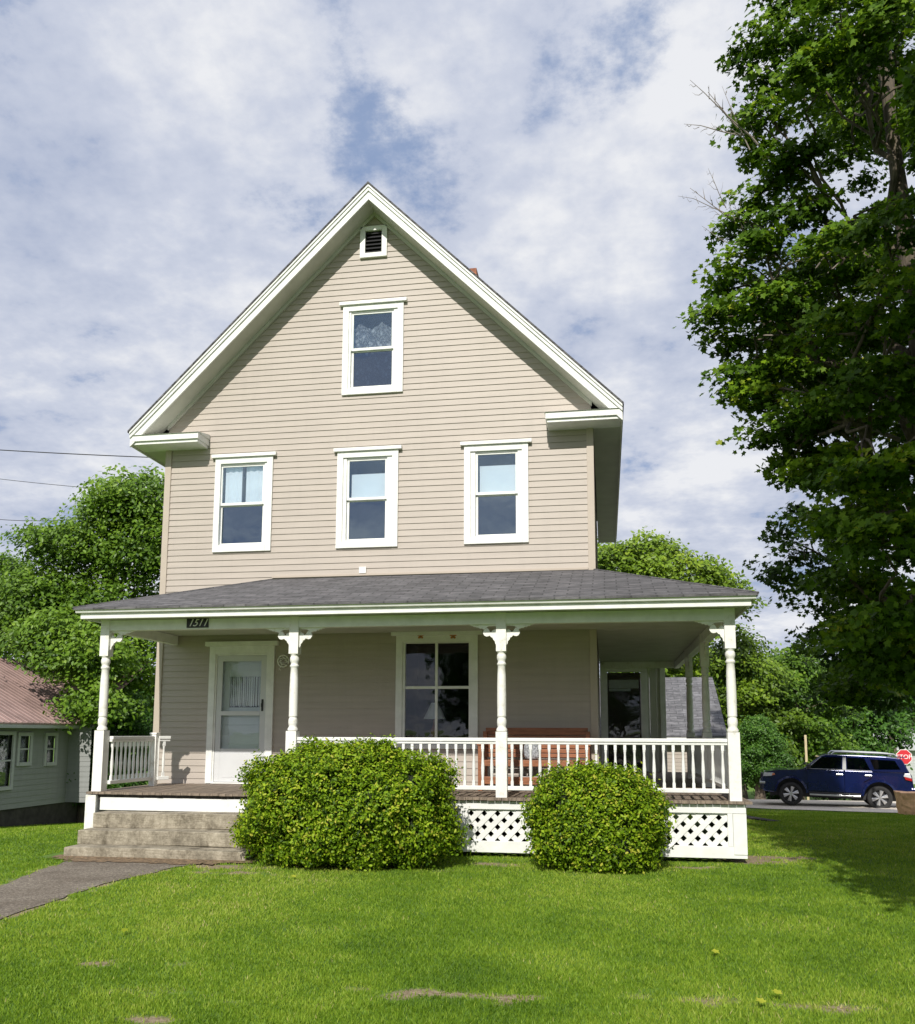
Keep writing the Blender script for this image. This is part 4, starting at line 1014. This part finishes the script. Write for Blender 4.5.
# ------------------------------------------------------------------ bushes
def bush(label, cx, cy, rx, ry, h, n, seed, leaf=.041, e=2.45):
    t = thing('bush', label, 'bush', (cx,cy,0)); R_ = np.random.default_rng(seed)
    def surf(d, k):      # superellipsoid-like dome with lumps
        q = (np.abs(d[:,0])**e+np.abs(d[:,1])**e+np.abs(d[:,2])**e)**(-1/e)
        lump = 1+.035*np.sin(d[:,0]*23+seed)*np.sin(d[:,2]*19+d[:,1]*17)+.10*np.sin(d[:,0]*7+seed)*np.sin(d[:,2]*6+1)+.06*np.sin(d[:,1]*9+d[:,0]*11+seed)
        return d*q[:,None]*lump[:,None]*k[:,None]
    ns = n//14; d = R_.normal(size=(ns,3)); d /= np.linalg.norm(d,axis=1,keepdims=True); d[:,2] = np.where(d[:,2] < -.92, -d[:,2], d[:,2])
    k = 1-np.abs(R_.normal(0,.10,ns)); k += (R_.random(ns) < .12)*R_.uniform(.0,.08,ns)+(R_.random(ns) < .015)*R_.uniform(.05,.14,ns)
    c = surf(d, k); rad = np.array([rx,ry,h*.53])
    c = c*rad; c[:,2] += h*.47
    # sprigs: leaves along short outward shoots
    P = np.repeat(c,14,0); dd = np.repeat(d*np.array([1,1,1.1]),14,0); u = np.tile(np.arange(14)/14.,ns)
    shoot = dd+np.repeat(R_.normal(0,.35,c.shape),14,0)+np.array([0,0,.3]); P = P+shoot*(u*.13-.07)[:,None]+R_.normal(0,.020,P.shape)
    keep = P[:,2] > .03; P = P[keep]; dd = dd[keep]; u = u[keep]
    Nn = dd*.75+R_.normal(0,.55,P.shape)+np.array([0,-.05,.35])
    tone = np.repeat(R_.normal(-.02,.19,ns),14)[keep]+(R_.random(len(P)) < .003)*.5
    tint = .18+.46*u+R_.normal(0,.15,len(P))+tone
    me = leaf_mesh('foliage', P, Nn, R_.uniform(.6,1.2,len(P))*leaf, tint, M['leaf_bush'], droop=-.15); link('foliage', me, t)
    # solid core, the shade inside the bush painted near-black
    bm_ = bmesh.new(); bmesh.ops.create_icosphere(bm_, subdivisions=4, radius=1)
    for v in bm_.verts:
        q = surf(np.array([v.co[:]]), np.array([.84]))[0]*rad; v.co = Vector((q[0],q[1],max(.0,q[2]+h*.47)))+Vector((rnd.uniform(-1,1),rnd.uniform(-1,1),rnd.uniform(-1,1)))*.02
    me = bpy.data.meshes.new('dark_core'); bm_.to_mesh(me); bm_.free(); me.materials.append(M['leaf_core']); link('dark_core', me, t)
    mb = MB()
    for i in range(14):
        a = rnd.uniform(0,6.28); mb.tube([(rnd.uniform(-.1,.1),rnd.uniform(-.1,.1),0),(math.cos(a)*rx*.4,math.sin(a)*ry*.4,h*.4),(math.cos(a)*rx*.8,math.sin(a)*ry*.8,h*.75)],[.02,.012,.005],5)
    mb.build('stem', M['bark'], t, uv=False)
bush('large rounded light green bush beside the concrete steps', 3.955,-2.88,1.23,.70,1.31,130000,5)
bush('smaller rounded green bush in front of the lattice under the right railing', 6.775,-2.66,.70,.50,1.05,62000,9,e=3.1)

# ------------------------------------------------------------------ big maple on the right
def cl(px, py, Y, rpx, flat=.75, ry=1.0, w=1.0):
    p = at(px, py, Y); depth = (p-CAM).dot(FW); r = rpx*depth/CF
    return (tuple(p), (r, r*ry, r*flat), w*(r/1.2)**2)
mc = [cl(790,25,0,34,.7), cl(815,75,-1,36,.6), cl(768,88,.5,24,.6), cl(795,150,0,30,.5), cl(772,118,.3,22,.5), cl(762,50,.5,24,.6), cl(745,112,.4,16,.5), cl(752,150,.4,18,.4), cl(780,178,.4,24,.4), cl(745,222,.3,18,.35), cl(745,398,.2,22,.4), cl(762,432,.3,22,.4), cl(782,462,.3,22,.4), cl(860,110,1,34,.6), cl(845,25,-1,48), cl(905,30,-1.5,50), cl(880,90,1.6,36),
      cl(800,205,0,32,.5), cl(757,195,.4,20,.45), cl(850,165,1.8,26), cl(915,120,2.0,36), cl(755,240,0,26,.4,w=.9), cl(738,262,.3,24,.35), cl(718,283,.2,18,.35), cl(712,318,.2,17,.35), cl(838,255,-.6,40,.5), cl(905,225,-2.0,40,.6), cl(915,290,-2,50),
      cl(728,305,.2,22,.4), cl(775,305,-.3,36,.4), cl(722,345,.4,20,.4), cl(745,370,.1,26,.4), cl(795,365,.5,46,.45), cl(762,395,0,26,.4), cl(855,320,-1.2,48,.5), cl(810,415,-.3,44,.45), cl(785,432,.5,24,.45), cl(885,390,-1.5,54,.55),
      cl(832,462,-.8,38,.45), cl(868,465,-2,46,.5), cl(908,465,-2.6,50,.6), cl(862,515,-2,40,.45), cl(905,535,-2.5,50,.5), cl(908,600,-2,45,.55), cl(885,590,.5,44,.5), cl(882,525,1.5,52,.6), cl(920,400,1,70),
      cl(905,655,-.5,42,.5), cl(880,660,1.2,30,.5), cl(930,668,-.5,36,.5), cl(838,630,1.5,26,.5), cl(848,575,0,26,.6), cl(872,635,-.5,38,.55), cl(830,520,1,24,.5), cl(850,690,2,26,.5), cl(868,690,2,24,.4),
      cl(790,275,1.0,30,.5), cl(800,330,1.2,40,.5), cl(840,385,1.2,46,.5), cl(870,240,2,44,.6), cl(830,50,1.5,36,.6), cl(815,480,.8,24,.5), cl(800,455,.6,22,.5),
      cl(800,-20,.6,34,.6), cl(830,-60,0,56,.8), cl(900,-80,0,80), cl(860,-160,0,70)]
# the side of the crown toward the street and to the right, outside the frame
for (x, y, z, r) in ((12.5,-4.5,5,1.8),(13.5,-3,7,2.2),(12.2,-5.8,3.6,1.5),(11.2,-6.8,3.0,1.2),(14.5,0,6,2.4),(14,3,7,2.4),(13.5,-1,10,2.4),(12,3,9,2.2),(12.5,-3.5,9,2.2),(15,-3.5,5,2),(12,-6,5.5,1.6),(14,-5.5,4,1.6),(11.6,-7.2,4.2,1.3),(12.2,2.5,13,1.6),(12.8,-6.9,3.2,1.2)):
    mc.append(((x,y,z),(r,r,r*.6),(r/1.2)**2))
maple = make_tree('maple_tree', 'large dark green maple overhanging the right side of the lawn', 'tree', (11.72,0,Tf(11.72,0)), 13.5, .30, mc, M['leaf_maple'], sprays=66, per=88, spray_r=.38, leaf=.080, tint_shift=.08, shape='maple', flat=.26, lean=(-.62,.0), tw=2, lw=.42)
# bare dead branches poking out of the crown
mb = MB()
def dead(px0, py0, px1, py1, Y, r, lv=0):
    a = at(px0,py0,Y); b = at(px1,py1,Y+rnd.uniform(-.3,.3)); pts = [a, a.lerp(b,.35)+Vector((0,0,rnd.uniform(-.05,.05))), a.lerp(b,.7)+Vector((0,0,rnd.uniform(-.06,.06))), b]
    mb.tube([p-maple.location for p in pts],[r,r*.75,r*.5,r*.2],5)
def twigs(px0, py0, px1, py1, n, r, sp):
    dead(px0, py0, px1, py1, .1, r)
    for i in range(n):
        t = .25+.7*(i+.5)/n; x = px0+(px1-px0)*t; y = py0+(py1-py0)*t; a_ = math.atan2(py1-py0, px1-px0)+rnd.choice((-1,1))*rnd.uniform(.35,.8); L_ = sp*(1.15-t)*rnd.uniform(.6,1.2)
        x2, y2 = x+math.cos(a_)*L_, y+math.sin(a_)*L_; dead(x, y, x2, y2, .1, r*.5)
        if L_ > 14:
            a2 = a_+rnd.uniform(-.7,.7); dead((x+x2)/2, (y+y2)/2, (x+x2)/2+math.cos(a2)*L_*.45, (y+y2)/2+math.sin(a2)*L_*.45, .1, r*.3)
for q in ((775,165,708,92,6,.018,30),(742,136,684,124,5,.012,22),(738,128,690,80,5,.012,24),(750,150,722,86,4,.010,22),
          (765,245,690,188,7,.013,30),(730,215,678,196,5,.008,18),(726,208,708,168,5,.008,18),(735,245,702,226,4,.008,16)): twigs(*q)
for q in ((770,232,712,205),(775,255,715,262),(800,260,735,285),(810,240,770,285),(830,250,795,300),(790,270,760,245)): dead(*q, 0.1, .014)
for q in ((890,420,780,360),(900,440,800,410),(880,230,820,280),(830,330,745,335),(850,440,790,375)): dead(*q,0.4,.035)
mb.build('dead_branch', M['deadwood'], maple, uv=False)

# dark-leaved tree behind the maple
mc2 = [cl(800,525,9,28,.8), cl(790,560,9,28,.8), cl(815,590,9,32,.8), cl(845,560,9,40), cl(870,610,9,45), cl(840,640,9,38), cl(880,680,9,40), cl(905,650,9,40), cl(850,690,9.5,30,.7)]
mc3 = [((x,y,z),(q,q,q*.7),(q/1.2)**2) for x, y, z, q in ((10.15,-8.7,4.5,1.1),(10.7,-7.9,3.5,.9),(10.2,-8.2,6.2,1.2),(9.9,-9.3,5.2,.8),(11.6,-8,5.2,1.7),(12.5,-9,6.6,1.9),(13.6,-8,5,1.8),(13,-7.5,8,1.9),(11,-7.5,8.0,1.5),(10.1,-6.9,8.8,1.2),(11.2,-5.5,9.4,1.5),(10.2,-8.4,7.6,1.1),(9.9,-8.9,6.6,.9),(14.5,-9.5,6.5,1.6),(12,-10.2,6,1.5),(12.6,-9.3,9.2,1.6),(9.75,-8.9,5.7,.75),(9.55,-7.8,7.1,.85),(9.65,-7.3,8.3,.95),(9.9,-6.3,9.1,1.0),(10.8,-8,6.9,1.1),(11.8,-7,7.9,1.4),(10.9,-6.3,8.9,1.2),(10.0,-7.4,7.6,1.0),(11.4,-8.6,6.2,1.3),(10.5,-9.2,5.3,1.0),(10.4,-5.6,9.6,1.1),(11.6,-5.8,8.9,1.2),(9.8,-5.2,10,.9))]
make_tree('maple_tree', 'street side maple standing just outside the right edge, shading the lawn', 'tree', (12.9,-8.6,0), 9.5, .24, mc3, M['leaf_maple'], sprays=40, per=60, spray_r=.5, leaf=.13, shape='leaf', flat=.35, tw=1)
make_tree('maple_tree', 'dark leaved tree between the big maple and the far tree line', 'tree', (14.6,9,Tf(14.6,9)), 7, .2, mc2, M['leaf_maple'], sprays=40, per=45, spray_r=.45, leaf=.11, shape='maple', tint_shift=-.22, flat=.5)

# ------------------------------------------------------------------ background trees
def bg(name, label, px, py_top, py_bot, rpx, Y, mat, seed, leaf=.24, n=11, wf=1.0, extra=(), group=None, sprays=38, per=80, ts=0, wood=True):
    leaf *= .70
    global rnd, NR
    rnd = random.Random(seed); NR = np.random.default_rng(seed)
    top = at(px, py_top, Y); x = top.x; z0 = Tf(x, Y); H = top.z-z0; R_ = rpx*(top-CAM).dot(FW)/CF
    zb = max(at(px, py_bot, Y).z, z0+.4); cl_ = []
    for i in range(n):
        t = (i+.5)/n; z = zb+(top.z-zb)*(.08+.80*t); rr = R_*math.sqrt(max(.12, 1-(2*t*.88-.75)**2)); a = i*2.4+seed
        s = R_*rnd.uniform(.36,.52)
        cl_.append(((x+math.cos(a)*(rr-s*.7)*.95, Y+math.sin(a)*(rr-s*.7)*.8, z), (s, s, s*.72), (s/1.5)**2*wf))
    cl_.append(((x,Y,top.z-R_*.42),(R_*.4,R_*.4,R_*.4),(R_*.4/1.5)**2*wf*1.2))
    for e in extra: cl_.append(cl(*e))
    return make_tree(name, label, 'tree', (x,Y,z0), H, .16+.012*H, cl_, mat, sprays=sprays, per=per, spray_r=.75 if leaf > .1 else .35, leaf=leaf, flat=.5, group=group, twig=False, tint_shift=ts, wood=wood)
bg('leafy_tree', 'light green airy tree rising between the neighbour roof and the house wall', 118,472,735,62,13,M['leaf_a'],21,leaf=.20,n=18,sprays=75,per=70,
   extra=((60,540,12,32,.7),(45,590,12,40,.7),(20,620,12,36,.7),(55,630,10,30,.6),(90,650,10,35,.7),(150,500,13,32,.8),(165,540,13,38,.8),(110,498,12,22,.7),(60,655,9.5,20,.4),(35,642,9.5,20,.4),(95,700,10,30,.8)))
bg('leafy_tree', 'rounded green tree at the far left edge behind the neighbour house', 5,552,720,55,24,M['leaf_a'],22,leaf=.24,n=14,ts=-.05)
bg('broad_tree', 'yellow green broad tree showing just right of the house above the porch roof', 648,531,700,62,24,M['leaf_b'],31,leaf=.26,n=14,extra=((612,562,24,30,.6),(690,575,24,32,.6),(715,590,24,26,.6),(735,600,24,18,.5)))
bg('broad_tree', 'tall green tree behind the right porch post', 735,622,790,52,27,M['leaf_b'],32,leaf=.26,n=14,ts=-.18)
bg('broad_tree', 'bright green tree above the bonnet of the blue car', 792,640,775,50,29,M['leaf_a'],33,leaf=.26,n=14,ts=-.16)
bg('broad_tree', 'deep green tree above the rear of the blue car', 850,655,775,48,33,M['leaf_c'],34,leaf=.28,n=14)
bg('broad_tree', 'deep green tree at the right edge beside the far building', 886,640,708,36,38,M['leaf_c'],35,leaf=.28,n=12)
bg('broad_tree', 'dark green tree filling the gap between the garage and the car', 770,690,790,45,34,M['leaf_c'],36,leaf=.26,n=12)
bg('broad_tree', 'dark tree seen between the side porch posts above the garage', 690,640,750,48,32,M['leaf_c'],37,leaf=.26,n=12)
bg('broad_tree', 'dark low tree behind the middle of the blue car', 830,720,790,42,31,M['leaf_c'],40,leaf=.24,n=10)
bg('shrub', 'rounded dull green shrub between the porch corner and the car', 757,716,785,27,22.5,M['leaf_c'],38,leaf=.12,n=14,sprays=50,ts=.05, wf=7, wood=False)['category'] = 'shrub'
bg('shrub', 'dark shrub in the shade beside the neighbour house wall', 88,735,815,22,10.8,M['leaf_c'],39,leaf=.10,n=10,sprays=60, wf=7, wood=False)['category'] = 'shrub'
bg('shrub', 'dark leafy shrub seen behind the left porch railing', 128,690,800,30,11.5,M['leaf_c'],41,leaf=.10,n=12,sprays=60, wf=7, wood=False)['category'] = 'shrub'
w = bg('shrub', 'small white flowering shrub behind the last balusters of the right railing', 728,768,790,9,7.5,M['leaf_c'],42,leaf=.06,n=6,sprays=60); w['category'] = 'shrub'
rnd = random.Random(77); NR = np.random.default_rng(77)
mb = MB()
for i in range(60):
    p = Vector((rnd.gauss(0,.10),rnd.gauss(0,.1),.55+rnd.gauss(0,.10))); mb.lathe([(.0,-.025),(.025,0),(.0,.02)], p, 6)
mb.build('blossom', M['white'], w, uv=False)
# trees farther off, and unseen ones added across the street to darken window reflections
proto = bg('reflection_tree', 'dark green tree added across the street to darken the window reflections', 648,531,760,62,24,M['leaf_c'],51,leaf=.30,n=12,group='trees added across the street')
proto.location = (-2,-46,0); proto.scale = (1,1,1)
for i, x in enumerate((-22,-12,8,19,30)):
    c = copy_tree(proto); c.location = (x,-46-(i%3)*4,0); c.rotation_euler.z = i*1.3; c.scale = (1.1,1.1,1+.1*(i%2))
far = bg('distant_tree', 'distant green tree in the row closing the view behind the houses', 300,640,740,60,60,M['leaf_c'],52,leaf=.4,n=12,group='distant tree row')
H0 = far.location.copy()
for i, x in enumerate((-62,-52,-43,-34,-27,-10,14,22,30,38,47,57)):
    c = copy_tree(far); c.location = (x,58+(i%4)*5,Tf(x,60)); c.rotation_euler.z = i*1.7; c.scale = (1,1,.75+.1*(i%3))

# ------------------------------------------------------------------ grass
def grass():
    R_ = np.random.default_rng(3); n = 1000000
    d = 3.2*np.exp(R_.random(n)*math.log(30/3.2)); a = np.where(R_.random(n) < .76, R_.uniform(-.72,.42,n), R_.uniform(-1.35,1.1,n))
    x = CX+d*np.sin(a); y = -CD+d*np.cos(a)
    ok = ~((x > .18)&(x < 8.47)&(y > -1.97)&(y < 8)) & ~((x > 6.7)&(x < 8.47)&(y > -2)&(y < 11)) & ~inside(x+R_.normal(0,.035,n), y+R_.normal(0,.035,n), PATH) & ~((x > .2)&(x < 2.76)&(y > -3.08)&(y < -1.9)) & ~inside(x, y, DRIVE)
    ok &= R_.random(n) > bare(x, y)*1.15
    x, y, d = x[ok], y[ok], d[ok]; n = len(x)
    z = T(x, y); tone = fbm(x, y, .8, 4); tone2 = fbm(x, y, 3.5, 8)
    h = R_.uniform(.010,.028,n)*(.75+.5*tone2)*(1+.01*d); w = .0018+.00050*d
    ang = R_.uniform(0,PI*2,n); lean = R_.normal(0,.5,(n,2))*h[:,None]
    dx = np.cos(ang)*w; dy = np.sin(ang)*w
    V = np.zeros((n,3,3)); V[:,0] = np.stack([x-dx,y-dy,z-.004],1); V[:,1] = np.stack([x+dx,y+dy,z-.004],1); V[:,2] = np.stack([x+lean[:,0],y+lean[:,1],z+h],1)
    me = raw_mesh('grass', V.reshape(-1,3), np.arange(3*n).reshape(n,3))
    edge = bare(x, y)
    tone3 = fbm(x, y, .28, 12)
    tint = .02+.55*tone+.42*(tone2-.5)+.45*tone3+R_.normal(0,.13,n)+edge*.35+(R_.random(n) < .03)*.35
    at_ = me.attributes.new('tint','FLOAT','FACE'); at_.data.foreach_set('value', np.clip(tint,0,1).astype(np.float32))
    me.materials.append(M['grass']); tag(link('grass', me), 'mown green lawn grass around the house', 'grass', kind='stuff')
grass()
# fallen leaves
for px, py, lb in ((772,955,'x'),(125,935,'orange fallen leaf on the left of the lawn'),(764,1011,'pale green fallen leaf at the lower right of the lawn'),(779,1002,'tan fallen leaf beside the pale green one on the lower right lawn'),(713,957,'pale fallen leaf on the middle right of the lawn'),(292,880,'small pale leaf on the lawn below the large bush')):
    if py == 955: continue
    x, y = gnd(px, py); P = np.array([[0,0,.045]]); me = leaf_mesh('fallen_leaf', P, np.array([[.15,-.25,1.]]), np.array([.052]), np.array([.95]), M['leaf_maple'] if 'orange' in lb else M['leaf_bush'], 'maple')
    o = link('fallen_leaf', me, None, (x,y,0)); tag(o, lb, 'leaf')

# ------------------------------------------------------------------ light and sky
SUN = Vector((-.04,-1,.80)).normalized(); el = math.asin(SUN.z)
ld = bpy.data.lights.new('sun','SUN'); ld.energy = 4.7; ld.angle = math.radians(.55); ld.color = (1,.95,.87)
lo = bpy.data.objects.new('sun', ld); COL.objects.link(lo); lo.rotation_euler = SUN.to_track_quat('Z','Y').to_euler(); lo.location = (0,-30,30)
wd = bpy.data.worlds.new('World'); SC.world = wd; wd.use_nodes = True; nt = wd.node_tree; nt.nodes.clear()
out = nt.nodes.new('ShaderNodeOutputWorld'); bg_ = nt.nodes.new('ShaderNodeBackground'); bg_.inputs[1].default_value = .1; nt.links.new(bg_.outputs[0], out.inputs[0])
sky = nt.nodes.new('ShaderNodeTexSky'); sky.sky_type = 'NISHITA'; sky.sun_disc = False; sky.sun_elevation = el; sky.sun_rotation = math.atan2(SUN.x, SUN.y); sky.air_density = 1.0; sky.dust_density = .5; sky.ozone_density = 1.5
tc = nt.nodes.new('ShaderNodeTexCoord'); sep = nt.nodes.new('ShaderNodeSeparateXYZ'); nt.links.new(tc.outputs['Generated'], sep.inputs[0])
def mth(op, a, b=None, c=None):
    n = nt.nodes.new('ShaderNodeMath'); n.operation = op
    for i, v in enumerate((a,b,c)):
        if v is None: continue
        if isinstance(v,(int,float)): n.inputs[i].default_value = v
        else: nt.links.new(v, n.inputs[i])
    return n.outputs[0]
dz = mth('ADD', mth('MAXIMUM', sep.outputs[2], 0), .22)
cmb = nt.nodes.new('ShaderNodeCombineXYZ'); nt.links.new(mth('DIVIDE', sep.outputs[0], dz), cmb.inputs[0]); nt.links.new(mth('DIVIDE', sep.outputs[1], dz), cmb.inputs[1])
n1 = noise(nt, cmb.outputs[0], 3.0, 9, .66); n2 = noise(nt, cmb.outputs[0], 6.5, 7, .62); n3 = noise(nt, cmb.outputs[0], 1.5, 6, .58)
def gap(px, py, rad, k):
    d = (FW + RT*((px-457.5)/CF) + UP*((CPY-py)/CF)).normalized()
    vm = nt.nodes.new('ShaderNodeVectorMath'); vm.operation = 'DISTANCE'; nt.links.new(tc.outputs['Generated'], vm.inputs[0]); vm.inputs[1].default_value = d
    nn = nt.nodes.new('ShaderNodeMapRange'); nt.links.new(vm.outputs['Value'], nn.inputs[0]); setin(nn, **{'From_Min':0,'From_Max':rad,'To_Min':k,'To_Max':0}); nn.interpolation_type = 'SMOOTHSTEP'; return nn.outputs[0]
cov = mth('SUBTRACT', mth('ADD', mth('MULTIPLY', n1, 1.25), mth('MULTIPLY', n2, .45)), .275)
gs = None
for g in ((345,105,.10,.20),(395,130,.10,.24),(375,150,.08,.16),(290,205,.11,.18),(235,215,.08,.16),(320,220,.07,.16),(640,60,.11,.22),(665,30,.08,.16),(570,100,.07,.10),(330,5,.08,.14),(440,30,.08,.10),(655,480,.05,.08)):
    gs = gap(*g) if gs is None else mth('ADD', gs, gap(*g))
cov = mth('SUBTRACT', mth('ADD', cov, .075), mth('MULTIPLY', gs, .58))
mr = nt.nodes.new('ShaderNodeMapRange'); nt.links.new(cov, mr.inputs[0]); setin(mr, **{'From_Min':.36,'From_Max':.57,'To_Min':.26,'To_Max':.97}); mr.interpolation_type = 'SMOOTHSTEP'
ccol = ramp(nt, [(.40,(4.6,5.15,6.6)),(.49,(6.2,6.6,7.7)),(.575,(8.6,8.7,9.0))], mth('ADD', mth('MULTIPLY', n3, .50), mth('ADD', mth('MULTIPLY', n1, .34), mth('MULTIPLY', n2, .16))))
blue = mix(nt, sky.outputs[0], (1.9,3.1,5.7), .75)
c = mix(nt, blue, ccol, mr.outputs[0]); nt.links.new(c, bg_.inputs[0])

SC.render.engine = 'CYCLES'
SC.view_settings.view_transform = 'Standard'; SC.view_settings.look = 'None'; SC.view_settings.exposure = 0; SC.view_settings.gamma = 1
SC.cycles.max_bounces = 6; SC.cycles.transparent_max_bounces = 12
